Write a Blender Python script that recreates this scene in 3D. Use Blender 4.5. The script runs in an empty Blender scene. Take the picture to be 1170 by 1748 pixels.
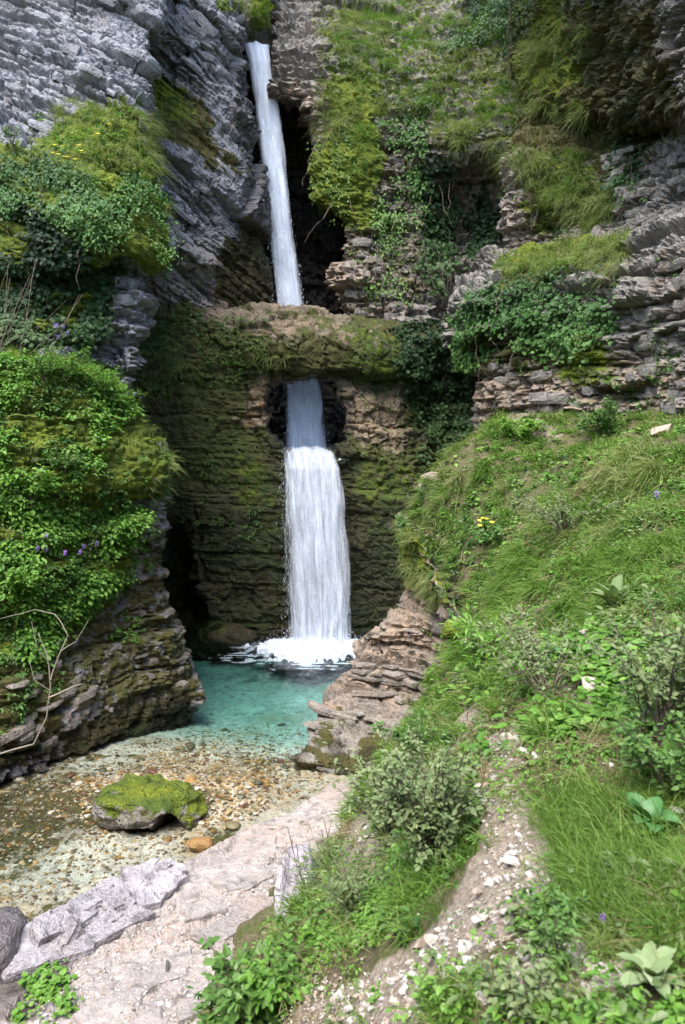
import bpy, math, random
import numpy as np
from mathutils import Vector

S = bpy.context.scene
RNG = np.random.default_rng(7)
random.seed(7)

# ------------------------------------------------------------------ camera, sky, sun, exposure
F, HY, CX, CAMZ = 1360.0, 760.0, 585.0, 4.5      # focal length and horizon of the photograph, eye height above the pool


def at(px, py, Y):
    """a point of the photograph at distance Y in front of the viewer"""
    return np.array(((px - CX) / F * Y, Y, CAMZ - (py - HY) / F * Y))


cd = bpy.data.cameras.new('camera')
cam = bpy.data.objects.new('camera', cd)
S.collection.objects.link(cam)
cam.location = (0, 0, CAMZ)
cam.rotation_euler = (math.radians(90), 0, 0)
cd.sensor_fit = 'VERTICAL'
cd.sensor_height = 36
cd.sensor_width = 24
cd.lens = 36 * F / 1748
cd.shift_y = -(874 - HY) / 1748
cd.clip_end = 500
cd.dof.use_dof = True
cd.dof.focus_distance = 15.0
cd.dof.aperture_fstop = 4.5
S.camera = cam

W = bpy.data.worlds.new('World')
S.world = W
W.use_nodes = True
wn = W.node_tree
wn.nodes.clear()
sky = wn.nodes.new('ShaderNodeTexSky')
sky.sky_type = 'NISHITA'
sky.sun_disc = False
SUN_EL, SUN_AZ = 58.0, 205.0                       # azimuth clockwise from +Y (behind the viewer, a little left)
sky.sun_elevation = math.radians(SUN_EL)
sky.sun_rotation = math.radians(SUN_AZ)
sky.air_density = 1.0
sky.dust_density = 1.8
sky.ozone_density = 1.0
bg = wn.nodes.new('ShaderNodeBackground')
bg.inputs['Strength'].default_value = 0.085
wo = wn.nodes.new('ShaderNodeOutputWorld')
wn.links.new(sky.outputs[0], bg.inputs[0])
wn.links.new(bg.outputs[0], wo.inputs[0])

sl = bpy.data.lights.new('sun', 'SUN')
sl.energy = 1.2
sl.angle = math.radians(38)
sl.color = (1.0, 0.97, 0.92)
sun = bpy.data.objects.new('sun', sl)
S.collection.objects.link(sun)
az, el = math.radians(SUN_AZ), math.radians(SUN_EL)
sd = Vector((math.sin(az) * math.cos(el), math.cos(az) * math.cos(el), math.sin(el)))
sun.rotation_euler = (-sd).to_track_quat('-Z', 'Y').to_euler()

S.view_settings.view_transform = 'Standard'
S.view_settings.look = 'None'
S.view_settings.gamma = 1.0
S.view_settings.exposure = 2.5
S.cycles.use_denoising = True
S.cycles.max_bounces = 6
S.cycles.diffuse_bounces = 2
S.cycles.glossy_bounces = 2
S.cycles.use_adaptive_sampling = True
S.cycles.adaptive_threshold = 0.02
S.cycles.transparent_max_bounces = 24
S.cycles.caustics_reflective = False
S.cycles.caustics_refractive = False


# ------------------------------------------------------------------ noise
def _hash(i, j, k, seed=0):
    with np.errstate(over='ignore'):
        h = (i.astype(np.int64).astype(np.uint32) * np.uint32(374761393) + j.astype(np.int64).astype(np.uint32) * np.uint32(668265263)
             + k.astype(np.int64).astype(np.uint32) * np.uint32(2147483647 - 77) + np.uint32((seed * 144665 + 1013) & 0xffffffff))
        h = (h ^ (h >> np.uint32(13))) * np.uint32(1274126177)
        h = (h ^ (h >> np.uint32(16))) * np.uint32(2246822519)
        h = h ^ (h >> np.uint32(15))
    return h.astype(np.float32) * np.float32(1 / 4294967295.0)


def h1(k, seed=0):
    k = np.asarray(k)
    z = np.zeros_like(k)
    return _hash(k, z, z, seed)


def h2(k, b, seed=0):
    return _hash(np.asarray(k), np.asarray(b), np.zeros_like(np.asarray(k)), seed)


def vnoise(P, seed=0):
    P = np.asarray(P, np.float32)
    I = np.floor(P)
    f = P - I
    u = f * f * f * (f * (f * 6 - 15) + 10)
    i, j, k = I[..., 0], I[..., 1], I[..., 2]
    r = 0
    for a in (0, 1):
        wa = u[..., 0] if a else 1 - u[..., 0]
        for b in (0, 1):
            wb = u[..., 1] if b else 1 - u[..., 1]
            for c in (0, 1):
                wc = u[..., 2] if c else 1 - u[..., 2]
                r = r + wa * wb * wc * _hash(i + a, j + b, k + c, seed)
    return r * 2 - 1


def fbm(P, oct=4, seed=0, gain=0.5):
    P = np.asarray(P, float)
    r, a, s = 0, 1.0, 0.0
    for o in range(oct):
        r = r + a * vnoise(P * (2.03 ** o) + 17.3 * o, seed + o)
        s += a
        a *= gain
    return r / s


def cells(P, seed=0):
    """Worley noise (eight nearest cells): distance to the nearest and second nearest point, id of the nearest"""
    P = np.asarray(P, np.float32)
    I = np.floor(P - 0.5)
    f1 = np.full(P.shape[:-1], 9.0, np.float32)
    f2 = f1.copy()
    cid = np.zeros(P.shape[:-1], np.float32)
    for a in (0, 1):
        for b in (0, 1):
            for c in (0, 1):
                i, j, k = I[..., 0] + a, I[..., 1] + b, I[..., 2] + c
                r = _hash(i, j, k, seed)
                r2, r3 = (r * 977.13) % 1.0, (r * 7919.7) % 1.0
                d = np.sqrt((i + 0.15 + 0.7 * r - P[..., 0]) ** 2 + (j + 0.15 + 0.7 * r2 - P[..., 1]) ** 2 + (k + 0.15 + 0.7 * r3 - P[..., 2]) ** 2)
                near = d < f1
                f2 = np.where(near, f1, np.minimum(f2, d))
                cid = np.where(near, (r * 31337.7) % 1.0, cid)
                f1 = np.where(near, d, f1)
    return f1, f2, cid


def sstep(a, b, x):
    t = np.clip((x - a) / (b - a), 0, 1)
    return t * t * (3 - 2 * t)


def unit(v):
    return v / np.maximum(np.linalg.norm(v, axis=-1, keepdims=True), 1e-9)


def strata(P, dip, th, blk, seed, w=0.03, ydip=0.0):
    """bedded rock: offset of each bed, offset of each block in its bed, depth of the joints"""
    a = math.radians(dip)
    n = np.array((math.sin(a), ydip, math.cos(a)))
    n /= np.linalg.norm(n)
    t = np.array((math.cos(a), 0.45, -math.sin(a)))
    rng = np.random.default_rng(seed)
    edge = np.cumsum(rng.uniform(th[0], th[1], int(60 / th[0])))
    h = P @ n + 30 * 1.0 + 0.16 * fbm(P * 0.55, 3, seed + 5) + 0.03 * fbm(P * 2.7, 2, seed + 6)
    k = np.searchsorted(edge, h)
    k = np.clip(k, 1, len(edge) - 1)
    thk = edge[k] - edge[k - 1]
    f = (h - edge[k - 1]) / thk
    ln = blk[0] + (blk[1] - blk[0]) * h1(k, seed)
    u = (P @ t + 0.12 * fbm(P * 1.7, 2, seed + 7) + 0.25 * (h - edge[k])) / ln + 20 * h1(k, seed + 1)
    b = np.floor(u)
    fu = u - b
    bed, pro = h1(k, seed + 2), h2(k, b, seed + 3)
    dh = np.minimum(f, 1 - f) * thk
    du = np.minimum(fu, 1 - fu) * ln
    crack = np.exp(-(dh / w) ** 2) * (0.4 + 0.6 * h1(k, seed + 8)) + 0.7 * np.exp(-(du / w) ** 2) * (h2(k, b, seed + 9) > 0.3)
    tilt = (fu - 0.5) * (h2(k, b, seed + 4) - 0.5) + (f - 0.5) * (h2(k, b, seed + 11) - 0.35)
    return bed - 0.5, pro - 0.5, np.minimum(crack, 1), tilt


def rocky(P, dip, seed, sp, coarse=0.34, fine=0.10, rough=0.05, th=(0.35, 0.9), thf=(0.06, 0.2), blk=(0.5, 1.6), blkf=(0.15, 0.6), ydip=0.0, block=0.22):
    a = math.radians(dip)
    ca, sa = math.cos(a), math.sin(a)
    warp = 0.10 * np.stack([fbm(P * 1.3, 2, seed + 80 + c) for c in range(3)], -1)
    Pw = P + warp
    B = np.stack(((ca * Pw[..., 0] - sa * Pw[..., 2]), Pw[..., 1], (sa * Pw[..., 0] + ca * Pw[..., 2])), -1)   # along the bed, into the rock, across the bed
    b1, p1, c1, t1 = strata(P, dip, th, blk, seed, max(0.045, sp), ydip)
    b2, p2, c2, t2 = strata(P, dip, thf, blkf, seed + 50, max(0.018, sp * 0.75), ydip)
    thin = 0.25 + 1.1 * sstep(-0.25, 0.35, fbm(P * np.array((0.5, 0.5, 0.9)), 3, seed + 74))       # thin-bedded and massive stretches
    d = coarse * (0.8 * b1 + 0.6 * p1 + 0.7 * t1 - 0.5 * c1 * (0.3 + thin * 0.6)) + fine * thin * (0.7 * b2 + 0.9 * p2 + 1.0 * t2 - 0.7 * c2)
    f1, f2, cid = cells(B * np.array((1.5, 1.5, 2.8)), seed + 70)                  # broken blocks, flattened along the beds
    d = d + block * (cid - 0.5) - 0.28 * block * np.exp(-((f2 - f1) / 0.06) ** 2)
    g1, g2, gid = cells(B * np.array((5.0, 5.0, 9.0)), seed + 75)
    d = d + rough * (1.6 * (gid - 0.5) - 0.8 * np.exp(-((g2 - g1) / 0.09) ** 2) + 0.7 * fbm(P * 6, 2, seed + 71)) + 0.18 * fbm(P * 0.7, 2, seed + 72)
    return d


# ------------------------------------------------------------------ mesh helpers
COL = S.collection


def link_mesh(name, V, faces, mat=None, parent=None, smooth=False, attrs=None, mats=None):
    """V (n,3), faces (m,3) or (m,4) array -> one linked object"""
    V = np.ascontiguousarray(V, np.float32).reshape(-1, 3)
    faces = np.ascontiguousarray(faces, np.int32)
    me = bpy.data.meshes.new(name)
    me.vertices.add(len(V))
    me.vertices.foreach_set('co', V.ravel())
    k = faces.shape[1]
    me.loops.add(faces.size)
    me.loops.foreach_set('vertex_index', faces.ravel())
    me.polygons.add(len(faces))
    me.polygons.foreach_set('loop_start', np.arange(0, faces.size, k, dtype=np.int32))
    me.polygons.foreach_set('use_smooth', np.full(len(faces), smooth, bool))
    attrs = dict(attrs or {})
    if 'mask' in attrs:
        attrs['olive'] = np.asarray(attrs['mask'])[:, 3]
    for an, arr in attrs.items():
        arr = np.ascontiguousarray(arr, np.float32)
        if arr.ndim == 2 and arr.shape[1] == 4:
            A = me.attributes.new(an, 'FLOAT_COLOR', 'POINT')
            A.data.foreach_set('color', arr.ravel())
        else:
            A = me.attributes.new(an, 'FLOAT', 'POINT')
            A.data.foreach_set('value', arr.ravel())
    me.update(calc_edges=True)
    if mat:
        me.materials.append(mat)
    o = bpy.data.objects.new(name, me)
    COL.objects.link(o)
    o.parent = parent
    return o


def tag(o, label=None, cat=None, group=None, kind=None):
    for k, v in (('label', label), ('category', cat), ('group', group), ('kind', kind)):
        if v:
            o[k] = v
    return o


def empty(name, loc=(0, 0, 0)):
    o = bpy.data.objects.new(name, None)
    o.empty_display_size = 0.1
    o.location = loc
    COL.objects.link(o)
    return o


def grid_faces(nv, nu, keep=None, flip=False):
    i = np.arange(nv * nu).reshape(nv, nu)
    f = np.stack((i[:-1, :-1], i[1:, :-1], i[1:, 1:], i[:-1, 1:]), -1).reshape(-1, 4)
    if flip:
        f = f[:, ::-1]
    if keep is not None:
        f = f[keep.reshape(-1)]
    return f


def interp_axis(A, knots, n_seg):
    """non-uniform Catmull-Rom through A[i] along axis 0, n_seg samples in each span"""
    m = np.zeros_like(A)
    d = np.diff(knots)
    sl_ = (A[1:] - A[:-1]) / d[:, None, None]
    m[0], m[-1] = sl_[0], sl_[-1]
    for i in range(1, len(A) - 1):
        m[i] = (sl_[i - 1] * d[i] + sl_[i] * d[i - 1]) / (d[i - 1] + d[i])
    out = []
    for i, n in enumerate(n_seg):
        t = np.arange(n) / n
        t = t[:, None, None]
        h = d[i]
        out.append((2 * t ** 3 - 3 * t ** 2 + 1) * A[i] + (t ** 3 - 2 * t ** 2 + t) * h * m[i] + (-2 * t ** 3 + 3 * t ** 2) * A[i + 1] + (t ** 3 - t ** 2) * h * m[i + 1])
    out.append(A[-1:])
    return np.concatenate(out, 0)


def net(rows, sp):
    """dense surface through a net of control points (px, py, Y); rows run top to bottom, columns left to right"""
    A = np.array([[at(*p) for p in r] for r in rows])
    for ax in (0, 1):
        B = A if ax == 0 else A.transpose(1, 0, 2)
        L = np.linalg.norm(np.diff(B, axis=0), axis=2)
        Lm = np.maximum(L.mean(1), 0.05)
        nseg = np.maximum(1, np.ceil(np.maximum(L.mean(1), L.max(1) * 0.6) / sp)).astype(int)
        B = interp_axis(B, np.concatenate(((0,), np.cumsum(Lm))), nseg)
        A = B if ax == 0 else B.transpose(1, 0, 2)
    return A


def grid_normals(A):
    du = np.gradient(A, axis=1)
    dv = np.gradient(A, axis=0)
    n = np.cross(dv, du)      # rows go down, columns go right: faces the viewer
    return unit(n)


def project(P):
    y = np.maximum(P[..., 1], 0.1)
    return np.stack((CX + P[..., 0] / y * F, HY - (P[..., 2] - CAMZ) / y * F), -1)


def poly_sdf(q, poly):
    """signed distance (positive inside) of pixels q (...,2) to a polygon; far points only get a rough value"""
    poly = np.asarray(poly, np.float32)
    lo, hi = poly.min(0) - 70, poly.max(0) + 70
    near = ((q > lo) & (q < hi)).all(-1)
    out = np.full(q.shape[:-1], -200.0)
    x, y = q[near][:, 0].astype(np.float32), q[near][:, 1].astype(np.float32)
    d = np.full(x.shape, 1e9, np.float32)
    inside = np.zeros(x.shape, bool)
    for a, b in zip(poly, np.roll(poly, -1, 0)):
        ex, ey = b - a
        t = np.clip(((x - a[0]) * ex + (y - a[1]) * ey) / max(ex * ex + ey * ey, 1e-6), 0, 1)
        d = np.minimum(d, (x - a[0] - t * ex) ** 2 + (y - a[1] - t * ey) ** 2)
        cond = (a[1] > y) != (b[1] > y)
        inside ^= cond & (x < ex * (y - a[1]) / (ey if ey != 0 else 1e-6) + a[0])
    d = np.sqrt(d)
    out[near] = np.where(inside, d, -d)
    return out


def region(q, P, polys, soft=22, wob=26, seed=3):
    """0..1: how far a surface point belongs to one of the patches, with an uneven outline"""
    nz = fbm(P * 2.2, 3, seed) * wob + fbm(P * 8, 2, seed + 1) * wob * 0.4
    r = np.zeros(q.shape[:-1])
    for p in polys:
        r = np.maximum(r, sstep(-soft, soft, poly_sdf(q, p) + nz))
    return r


class Sheet:
    pass


def build_sheet(name, rows, sp, disp, mat, masks=None, dents=(), hole=None, back=2.0, lump=0.08, parent=None, step=None):
    A = net(rows, sp)
    N = grid_normals(A)
    q = project(A)
    for (cx, cy, rx, ry, dy) in dents:
        g = np.exp(-(((q[..., 0] - cx) / rx) ** 2 + ((q[..., 1] - cy) / ry) ** 2) ** 2)
        A = A + np.stack((0 * g, g * dy, 0 * g), -1)
    if dents:
        N = grid_normals(A)
    m = np.zeros(A.shape[:2] + (4,))
    mk = masks(q, A) if masks else {}
    for i, c in enumerate('mgwo'):            # m bright moss, g wet and painted shade, w warm stain, o olive-brown moss
        if c in mk:
            m[..., i] = mk[c]
    if step is not None:                       # bedding weathered into treads and risers
        rg = np.random.default_rng(step[0])
        eg = np.cumsum(rg.uniform(step[1], step[2], 400)) - 8.0
        h = A[..., 2] + 0.10 * fbm(A * 0.7, 3, step[0]) + 0.02 * fbm(A * 3, 2, step[0] + 1)
        k = np.clip(np.searchsorted(eg, h), 1, 399)
        tk = eg[k] - eg[k - 1]
        f = (h - eg[k - 1]) / tk
        A = A + np.stack((0 * f, 0 * f, 0.92 * tk * (sstep(0.55, 1.0, f) - f)), -1)
    D = disp(A)
    soft = np.clip(m[..., 0] + m[..., 3] * 0.8, 0, 1)
    D = D * (1 - 0.6 * soft)
    f1, f2, cid = cells(A * 5.5, 91)
    D = D + lump * soft * (0.55 - f1) + 0.02 * fbm(A * 9, 2, 92)
    V = A + N * D[..., None]
    nv, nu = A.shape[:2]
    keep = None
    if hole is not None:
        qc = project((V[:-1, :-1] + V[1:, 1:]) / 2)
        keep = poly_sdf(qc, hole) + fbm((A[:-1, :-1] + A[1:, 1:]) * 1.6, 3, 5) * 14 < 0
    fa = grid_faces(nv, nu, keep)
    Vf = V.reshape(-1, 3)
    mf = m.reshape(-1, 4)
    # give the mass its depth: carry every free edge back into the hillside
    e = np.concatenate([fa[:, [i, (i + 1) % 4]] for i in range(4)])
    key = np.sort(e, 1)
    key = key[:, 0].astype(np.int64) * (nv * nu) + key[:, 1]
    uq, idx, cnt = np.unique(key, return_index=True, return_counts=True)
    be = e[idx[cnt == 1]]
    ring = np.unique(be)
    mp = np.full(nv * nu, -1)
    mp[ring] = np.arange(len(ring))
    base = len(Vf)
    steps = 8
    newV, newM, newF = [Vf], [mf], [fa]
    prev = ring.copy()
    for s_ in range(1, steps + 1):
        q0 = Vf[ring] + np.array((0, back * s_ / steps, 0))
        q0 = q0 + 0.10 * np.stack([fbm(q0 * 2.3, 3, 200 + c) for c in range(3)], -1) * np.array((1, 0, 1))
        newV.append(q0)
        newM.append(mf[ring] * np.array((0.3, 1, 1, 0.5)))
        cur = base + (s_ - 1) * len(ring) + np.arange(len(ring))
        a, b = mp[be[:, 0]], mp[be[:, 1]]
        newF.append(np.stack((prev[b], prev[a], cur[a], cur[b]), -1))
        prev = cur
    o = link_mesh(name, np.concatenate(newV), np.concatenate(newF), mat, parent, False, {'mask': np.concatenate(newM)})
    s = Sheet()
    s.obj, s.V, s.N, s.q, s.m = o, V, grid_normals(V), project(V), m
    s.N0 = N
    s.keep = keep
    return s


def scatter(s, poly, n, seed, clump=None, jit=0.03, thr=0.0):
    """points on a sheet inside a patch of it: positions and smooth normals"""
    rng = np.random.default_rng(seed)
    A = s.V
    du = np.linalg.norm(np.gradient(A, axis=1), axis=-1)
    dv = np.linalg.norm(np.gradient(A, axis=0), axis=-1)
    w = np.clip(du, 0, 0.2) * np.clip(dv, 0, 0.2)
    sd_ = poly_sdf(s.q, poly) if poly is not None else np.full(A.shape[:2], 50.0)
    sd_ = sd_ + fbm(A * 1.9, 3, seed + 1) * 28
    w = w * (sd_ > 0)
    if clump:
        w = w * (fbm(A * clump, 3, seed + 2) > thr)
    w = w.ravel()
    if w.sum() <= 0:
        return np.zeros((0, 3)), np.zeros((0, 3))
    i = rng.choice(len(w), n, p=w / w.sum())
    P = A.reshape(-1, 3)[i] + rng.normal(0, jit, (n, 3)) * np.array((1, 0.4, 1))
    return P, s.N0.reshape(-1, 3)[i]


# ------------------------------------------------------------------ materials
def nt(name):
    m = bpy.data.materials.new(name)
    m.use_nodes = True
    t = m.node_tree
    t.nodes.clear()
    return m, t


class NB:
    """small helper to wire shader nodes"""
    def __init__(s, t):
        s.t = t

    def n(s, typ, **kw):
        x = s.t.nodes.new(typ)
        for k, v in kw.items():
            setattr(x, k, v)
        return x

    def set(s, sock, v):
        if isinstance(v, bpy.types.NodeSocket):
            s.t.links.new(v, sock)
        elif v is not None:
            if sock.type == 'RGBA' and len(v) == 3:
                v = (*v, 1)
            sock.default_value = v

    def noise(s, vec, scale, detail=4, rough=0.55):
        x = s.n('ShaderNodeTexNoise')
        s.set(x.inputs['Vector'], vec)
        x.inputs['Scale'].default_value = scale
        x.inputs['Detail'].default_value = detail
        x.inputs['Roughness'].default_value = rough
        return x.outputs['Fac']

    def vor(s, vec, scale, out='Distance', feature='F1'):
        x = s.n('ShaderNodeTexVoronoi', feature=feature)
        s.set(x.inputs['Vector'], vec)
        x.inputs['Scale'].default_value = scale
        return x.outputs[out]

    def mr(s, v, a, b, c=0.0, d=1.0):
        x = s.n('ShaderNodeMapRange')
        s.set(x.inputs[0], v)
        for i, z in zip((1, 2, 3, 4), (a, b, c, d)):
            s.set(x.inputs[i], z)
        return x.outputs[0]

    def math(s, op, a, b=None):
        x = s.n('ShaderNodeMath', operation=op)
        s.set(x.inputs[0], a)
        if b is not None:
            s.set(x.inputs[1], b)
        return x.outputs[0]

    def mix(s, f, a, b, mode='MIX'):
        x = s.n('ShaderNodeMix', data_type='RGBA', blend_type=mode)
        s.set(x.inputs[0], f)
        s.set(x.inputs[6], a)
        s.set(x.inputs[7], b)
        return x.outputs[2]

    def scale(s, vec, v):
        x = s.n('ShaderNodeMapping')
        s.set(x.inputs[0], vec)
        x.inputs['Scale'].default_value = v
        return x.outputs[0]

    def attr(s, name):
        return s.n('ShaderNodeAttribute', attribute_name=name)

    def bump(s, h, strength, dist, normal=None):
        x = s.n('ShaderNodeBump')
        x.inputs['Strength'].default_value = strength
        x.inputs['Distance'].default_value = dist
        s.set(x.inputs['Height'], h)
        if normal is not None:
            s.set(x.inputs['Normal'], normal)
        return x.outputs[0]

    def out(s, surf, vol=None):
        o = s.n('ShaderNodeOutputMaterial')
        if surf is not None:
            s.t.links.new(surf, o.inputs[0])
        if vol is not None:
            s.t.links.new(vol, o.inputs[1])

    def princ(s, col, rough=0.8, normal=None, spec=0.5, **kw):
        p = s.n('ShaderNodeBsdfPrincipled')
        s.set(p.inputs['Base Color'], col)
        s.set(p.inputs['Roughness'], rough)
        s.set(p.inputs['Specular IOR Level'], spec)
        if normal is not None:
            s.set(p.inputs['Normal'], normal)
        for k, v in kw.items():
            s.set(p.inputs[k], v)
        return p.outputs[0]


def rock_mat(name, ca, cb, cw, up_moss=0.35, moss_a=(0.19, 0.22, 0.014), moss_b=(0.075, 0.12, 0.016), olive=(0.055, 0.045, 0.014), lichen=0.5, relief=0.07):
    m, t = nt(name)
    b = NB(t)
    geo = b.n('ShaderNodeNewGeometry')
    P = geo.outputs['Position']
    at_ = b.attr('mask')
    sep = b.n('ShaderNodeSeparateColor')
    t.links.new(at_.outputs['Color'], sep.inputs[0])
    moss, wet, warm, oli = sep.outputs[0], sep.outputs[1], sep.outputs[2], b.attr('olive').outputs['Fac']
    n1 = b.noise(P, 0.9, 3, 0.6)
    n2 = b.noise(P, 6, 4, 0.65)
    n3 = b.noise(P, 38, 2, 0.7)
    sc = b.noise(b.scale(P, (3, 3, 0.5)), 2.2, 2)
    col = b.mix(b.mr(n2, 0.3, 0.7), ca, cb)
    col = b.mix(b.mr(n1, 0.42, 0.62), col, b.mix(b.mr(n3, 0.3, 0.7), [x * 0.62 for x in ca], [x * 0.8 for x in cb]))
    wsel = b.math('MULTIPLY', b.mr(n2, 0.36, 0.6), warm)
    wsel = b.math('MAXIMUM', wsel, b.mr(n1, 0.6, 0.7, 0, 0.35))
    col = b.mix(wsel, col, cw)
    # pale lichen freckles and dark streaks of water stain
    li = b.math('MULTIPLY', b.mr(b.noise(P, 15, 2, 0.75), 0.58, 0.68), lichen)
    col = b.mix(li, col, (0.42, 0.42, 0.40))
    dk = b.math('MULTIPLY', b.mr(sc, 0.55, 0.72), 0.55)
    col = b.mix(dk, col, (0.045, 0.042, 0.040))
    # olive-brown moss film
    om = b.mr(b.math('ADD', b.math('MULTIPLY', oli, 1.25), b.math('MULTIPLY', b.math('SUBTRACT', n2, 0.5), 1.4)), 0.38, 0.62)
    olc = b.mix(b.mr(n1, 0.38, 0.62), olive, [olive[0] * 0.75, olive[1] * 1.25, olive[2] * 0.7])
    olc = b.mix(b.mr(n3, 0.35, 0.7), olc, [c * 1.9 for c in olive])
    col = b.mix(om, col, olc)
    # bright cushion moss
    nz = b.n('ShaderNodeSeparateXYZ')
    t.links.new(geo.outputs['Normal'], nz.inputs[0])
    upf = b.math('MULTIPLY', b.mr(nz.outputs[2], 0.35, 0.85), up_moss)
    mm = b.math('ADD', b.math('MULTIPLY', moss, 1.2), upf)
    mm = b.mr(b.math('ADD', mm, b.math('MULTIPLY', b.math('SUBTRACT', n2, 0.5), 1.5)), 0.42, 0.6)
    mc = b.mix(b.mr(b.noise(P, 3.1, 2), 0.35, 0.65), moss_a, moss_b)
    mc = b.mix(b.mr(n3, 0.35, 0.75), mc, [c * 0.45 for c in moss_b])
    col = b.mix(mm, col, mc)
    wet_shade_col = b.mix(1.0, col, (0.42, 0.40, 0.38), 'MULTIPLY')  # wet rock; also carries the shade painted on the right overhang
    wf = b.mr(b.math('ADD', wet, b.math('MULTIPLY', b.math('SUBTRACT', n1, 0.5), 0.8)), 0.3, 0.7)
    col = b.mix(wf, col, wet_shade_col)
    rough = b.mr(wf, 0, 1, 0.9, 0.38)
    hgt = b.math('ADD', b.math('MULTIPLY', n2, 0.8), b.math('MULTIPLY', b.noise(P, 24, 3, 0.75), 0.6))
    nrm = b.bump(hgt, 0.9, relief)
    b.out(b.princ(col, rough, nrm, 0.35))
    return m


def leaf_mat(name, cols, trans=0.3, rough=0.5, spec=0.35, noise=3.0):
    """three leaf tones picked leaf by leaf, some light passing through"""
    m, t = nt(name)
    b = NB(t)
    P = b.n('ShaderNodeNewGeometry').outputs['Position']
    r = b.attr('rnd').outputs['Fac']
    cr = b.n('ShaderNodeValToRGB')
    t.links.new(b.math('ADD', b.math('MULTIPLY', r, 0.8), b.math('MULTIPLY', b.noise(P, noise, 3), 0.3)), cr.inputs[0])
    els = cr.color_ramp.elements
    els[0].position, els[0].color = 0.08, (*cols[0], 1)
    els[1].position, els[1].color = 0.98, (*cols[-1], 1)
    for i, c in enumerate(cols[1:-1]):
        e = els.new(0.15 + 0.75 * (i + 1) / (len(cols) - 1))
        e.color = (*c, 1)
    p = b.n('ShaderNodeBsdfPrincipled')
    t.links.new(cr.outputs[0], p.inputs['Base Color'])
    p.inputs['Roughness'].default_value = rough
    p.inputs['Specular IOR Level'].default_value = spec
    tr = b.n('ShaderNodeBsdfTranslucent')
    t.links.new(b.mix(1.0, cr.outputs[0], (1.2, 1.3, 0.5), 'MULTIPLY'), tr.inputs[0])
    mx = b.n('ShaderNodeMixShader')
    mx.inputs[0].default_value = trans
    t.links.new(p.outputs[0], mx.inputs[1])
    t.links.new(tr.outputs[0], mx.inputs[2])
    b.out(mx.outputs[0])
    return m


def plain_mat(name, ca, cb, rough=0.85, scale=12.0, bump=0.4, spec=0.3):
    m, t = nt(name)
    b = NB(t)
    P = b.n('ShaderNodeNewGeometry').outputs['Position']
    oi = b.n('ShaderNodeObjectInfo').outputs['Random']
    n = b.noise(P, scale, 5, 0.65)
    col = b.mix(b.mr(n, 0.3, 0.7), ca, cb)
    hs = b.n('ShaderNodeHueSaturation')
    t.links.new(b.mr(oi, 0, 1, 0.65, 1.3), hs.inputs['Value'])
    t.links.new(col, hs.inputs['Color'])
    b.out(b.princ(hs.outputs[0], rough, b.bump(n, bump, 0.02), spec))
    return m


def pebble_mat(name, cols, rough=0.7):
    m, t = nt(name)
    b = NB(t)
    P = b.n('ShaderNodeNewGeometry').outputs['Position']
    oi = b.n('ShaderNodeObjectInfo').outputs['Random']
    rr = b.math('FRACT', b.math('ADD', oi, b.attr('rnd').outputs['Fac']))
    cr = b.n('ShaderNodeValToRGB')
    cr.color_ramp.interpolation = 'CONSTANT'
    t.links.new(rr, cr.inputs[0])
    els = cr.color_ramp.elements
    els[0].position, els[0].color = 0, (*cols[0], 1)
    els[1].position, els[1].color = 1 - 1 / len(cols), (*cols[-1], 1)
    for i, c in enumerate(cols[1:-1]):
        e = els.new((i + 1) / len(cols))
        e.color = (*c, 1)
    n = b.noise(P, 30, 5, 0.7)
    col = b.mix(b.mr(n, 0.3, 0.7), b.mix(1.0, cr.outputs[0], (0.6, 0.6, 0.6), 'MULTIPLY'), cr.outputs[0])
    b.out(b.princ(col, rough, b.bump(n, 0.5, 0.01), 0.4))
    return m


M = {}
M['grey'] = rock_mat('grey_limestone', (0.17, 0.17, 0.19), (0.33, 0.33, 0.36), (0.33, 0.25, 0.17), 0.25)
M['brown'] = rock_mat('brown_limestone', (0.15, 0.125, 0.10), (0.30, 0.26, 0.22), (0.33, 0.20, 0.09), 0.35)
M['right'] = rock_mat('buff_limestone', (0.17, 0.15, 0.13), (0.34, 0.31, 0.28), (0.32, 0.21, 0.13), 0.3)
M['outcrop'] = rock_mat('banded_limestone', (0.17, 0.145, 0.12), (0.37, 0.32, 0.275), (0.36, 0.25, 0.17), 0.12)
M['pink'] = rock_mat('pink_limestone', (0.27, 0.235, 0.215), (0.44, 0.39, 0.365), (0.40, 0.29, 0.23), 0.0, lichen=0.25, relief=0.035)
M['slab'] = rock_mat('pale_grey_limestone', (0.28, 0.25, 0.27), (0.52, 0.48, 0.50), (0.44, 0.34, 0.30), 0.0)
M['arch'] = rock_mat('mossy_limestone', (0.11, 0.09, 0.065), (0.26, 0.215, 0.16), (0.34, 0.21, 0.10), 0.3, (0.12, 0.16, 0.012), (0.035, 0.065, 0.010), (0.044, 0.043, 0.013), 0.35)
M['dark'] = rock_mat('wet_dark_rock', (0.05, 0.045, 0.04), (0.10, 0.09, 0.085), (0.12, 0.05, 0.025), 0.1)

# ------------------------------------------------------------------ the gorge: cliffs as bedded rock masses
def wrap(rows, back=20.0, left=False):
    """turn the last (or first) column round the corner and back into the gorge"""
    out = []
    for r in rows:
        px, py, Y = r[0] if left else r[-1]
        s = 1 if left else -1
        ext = [(px + s * 3, py, Y + 0.9), (px + s * 14, py, max(back, Y + 2.2))]
        out.append(ext[::-1] + r if left else r + ext)
    return out


def poly(*a):
    return [(a[i], a[i + 1]) for i in range(0, len(a), 2)]


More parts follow.
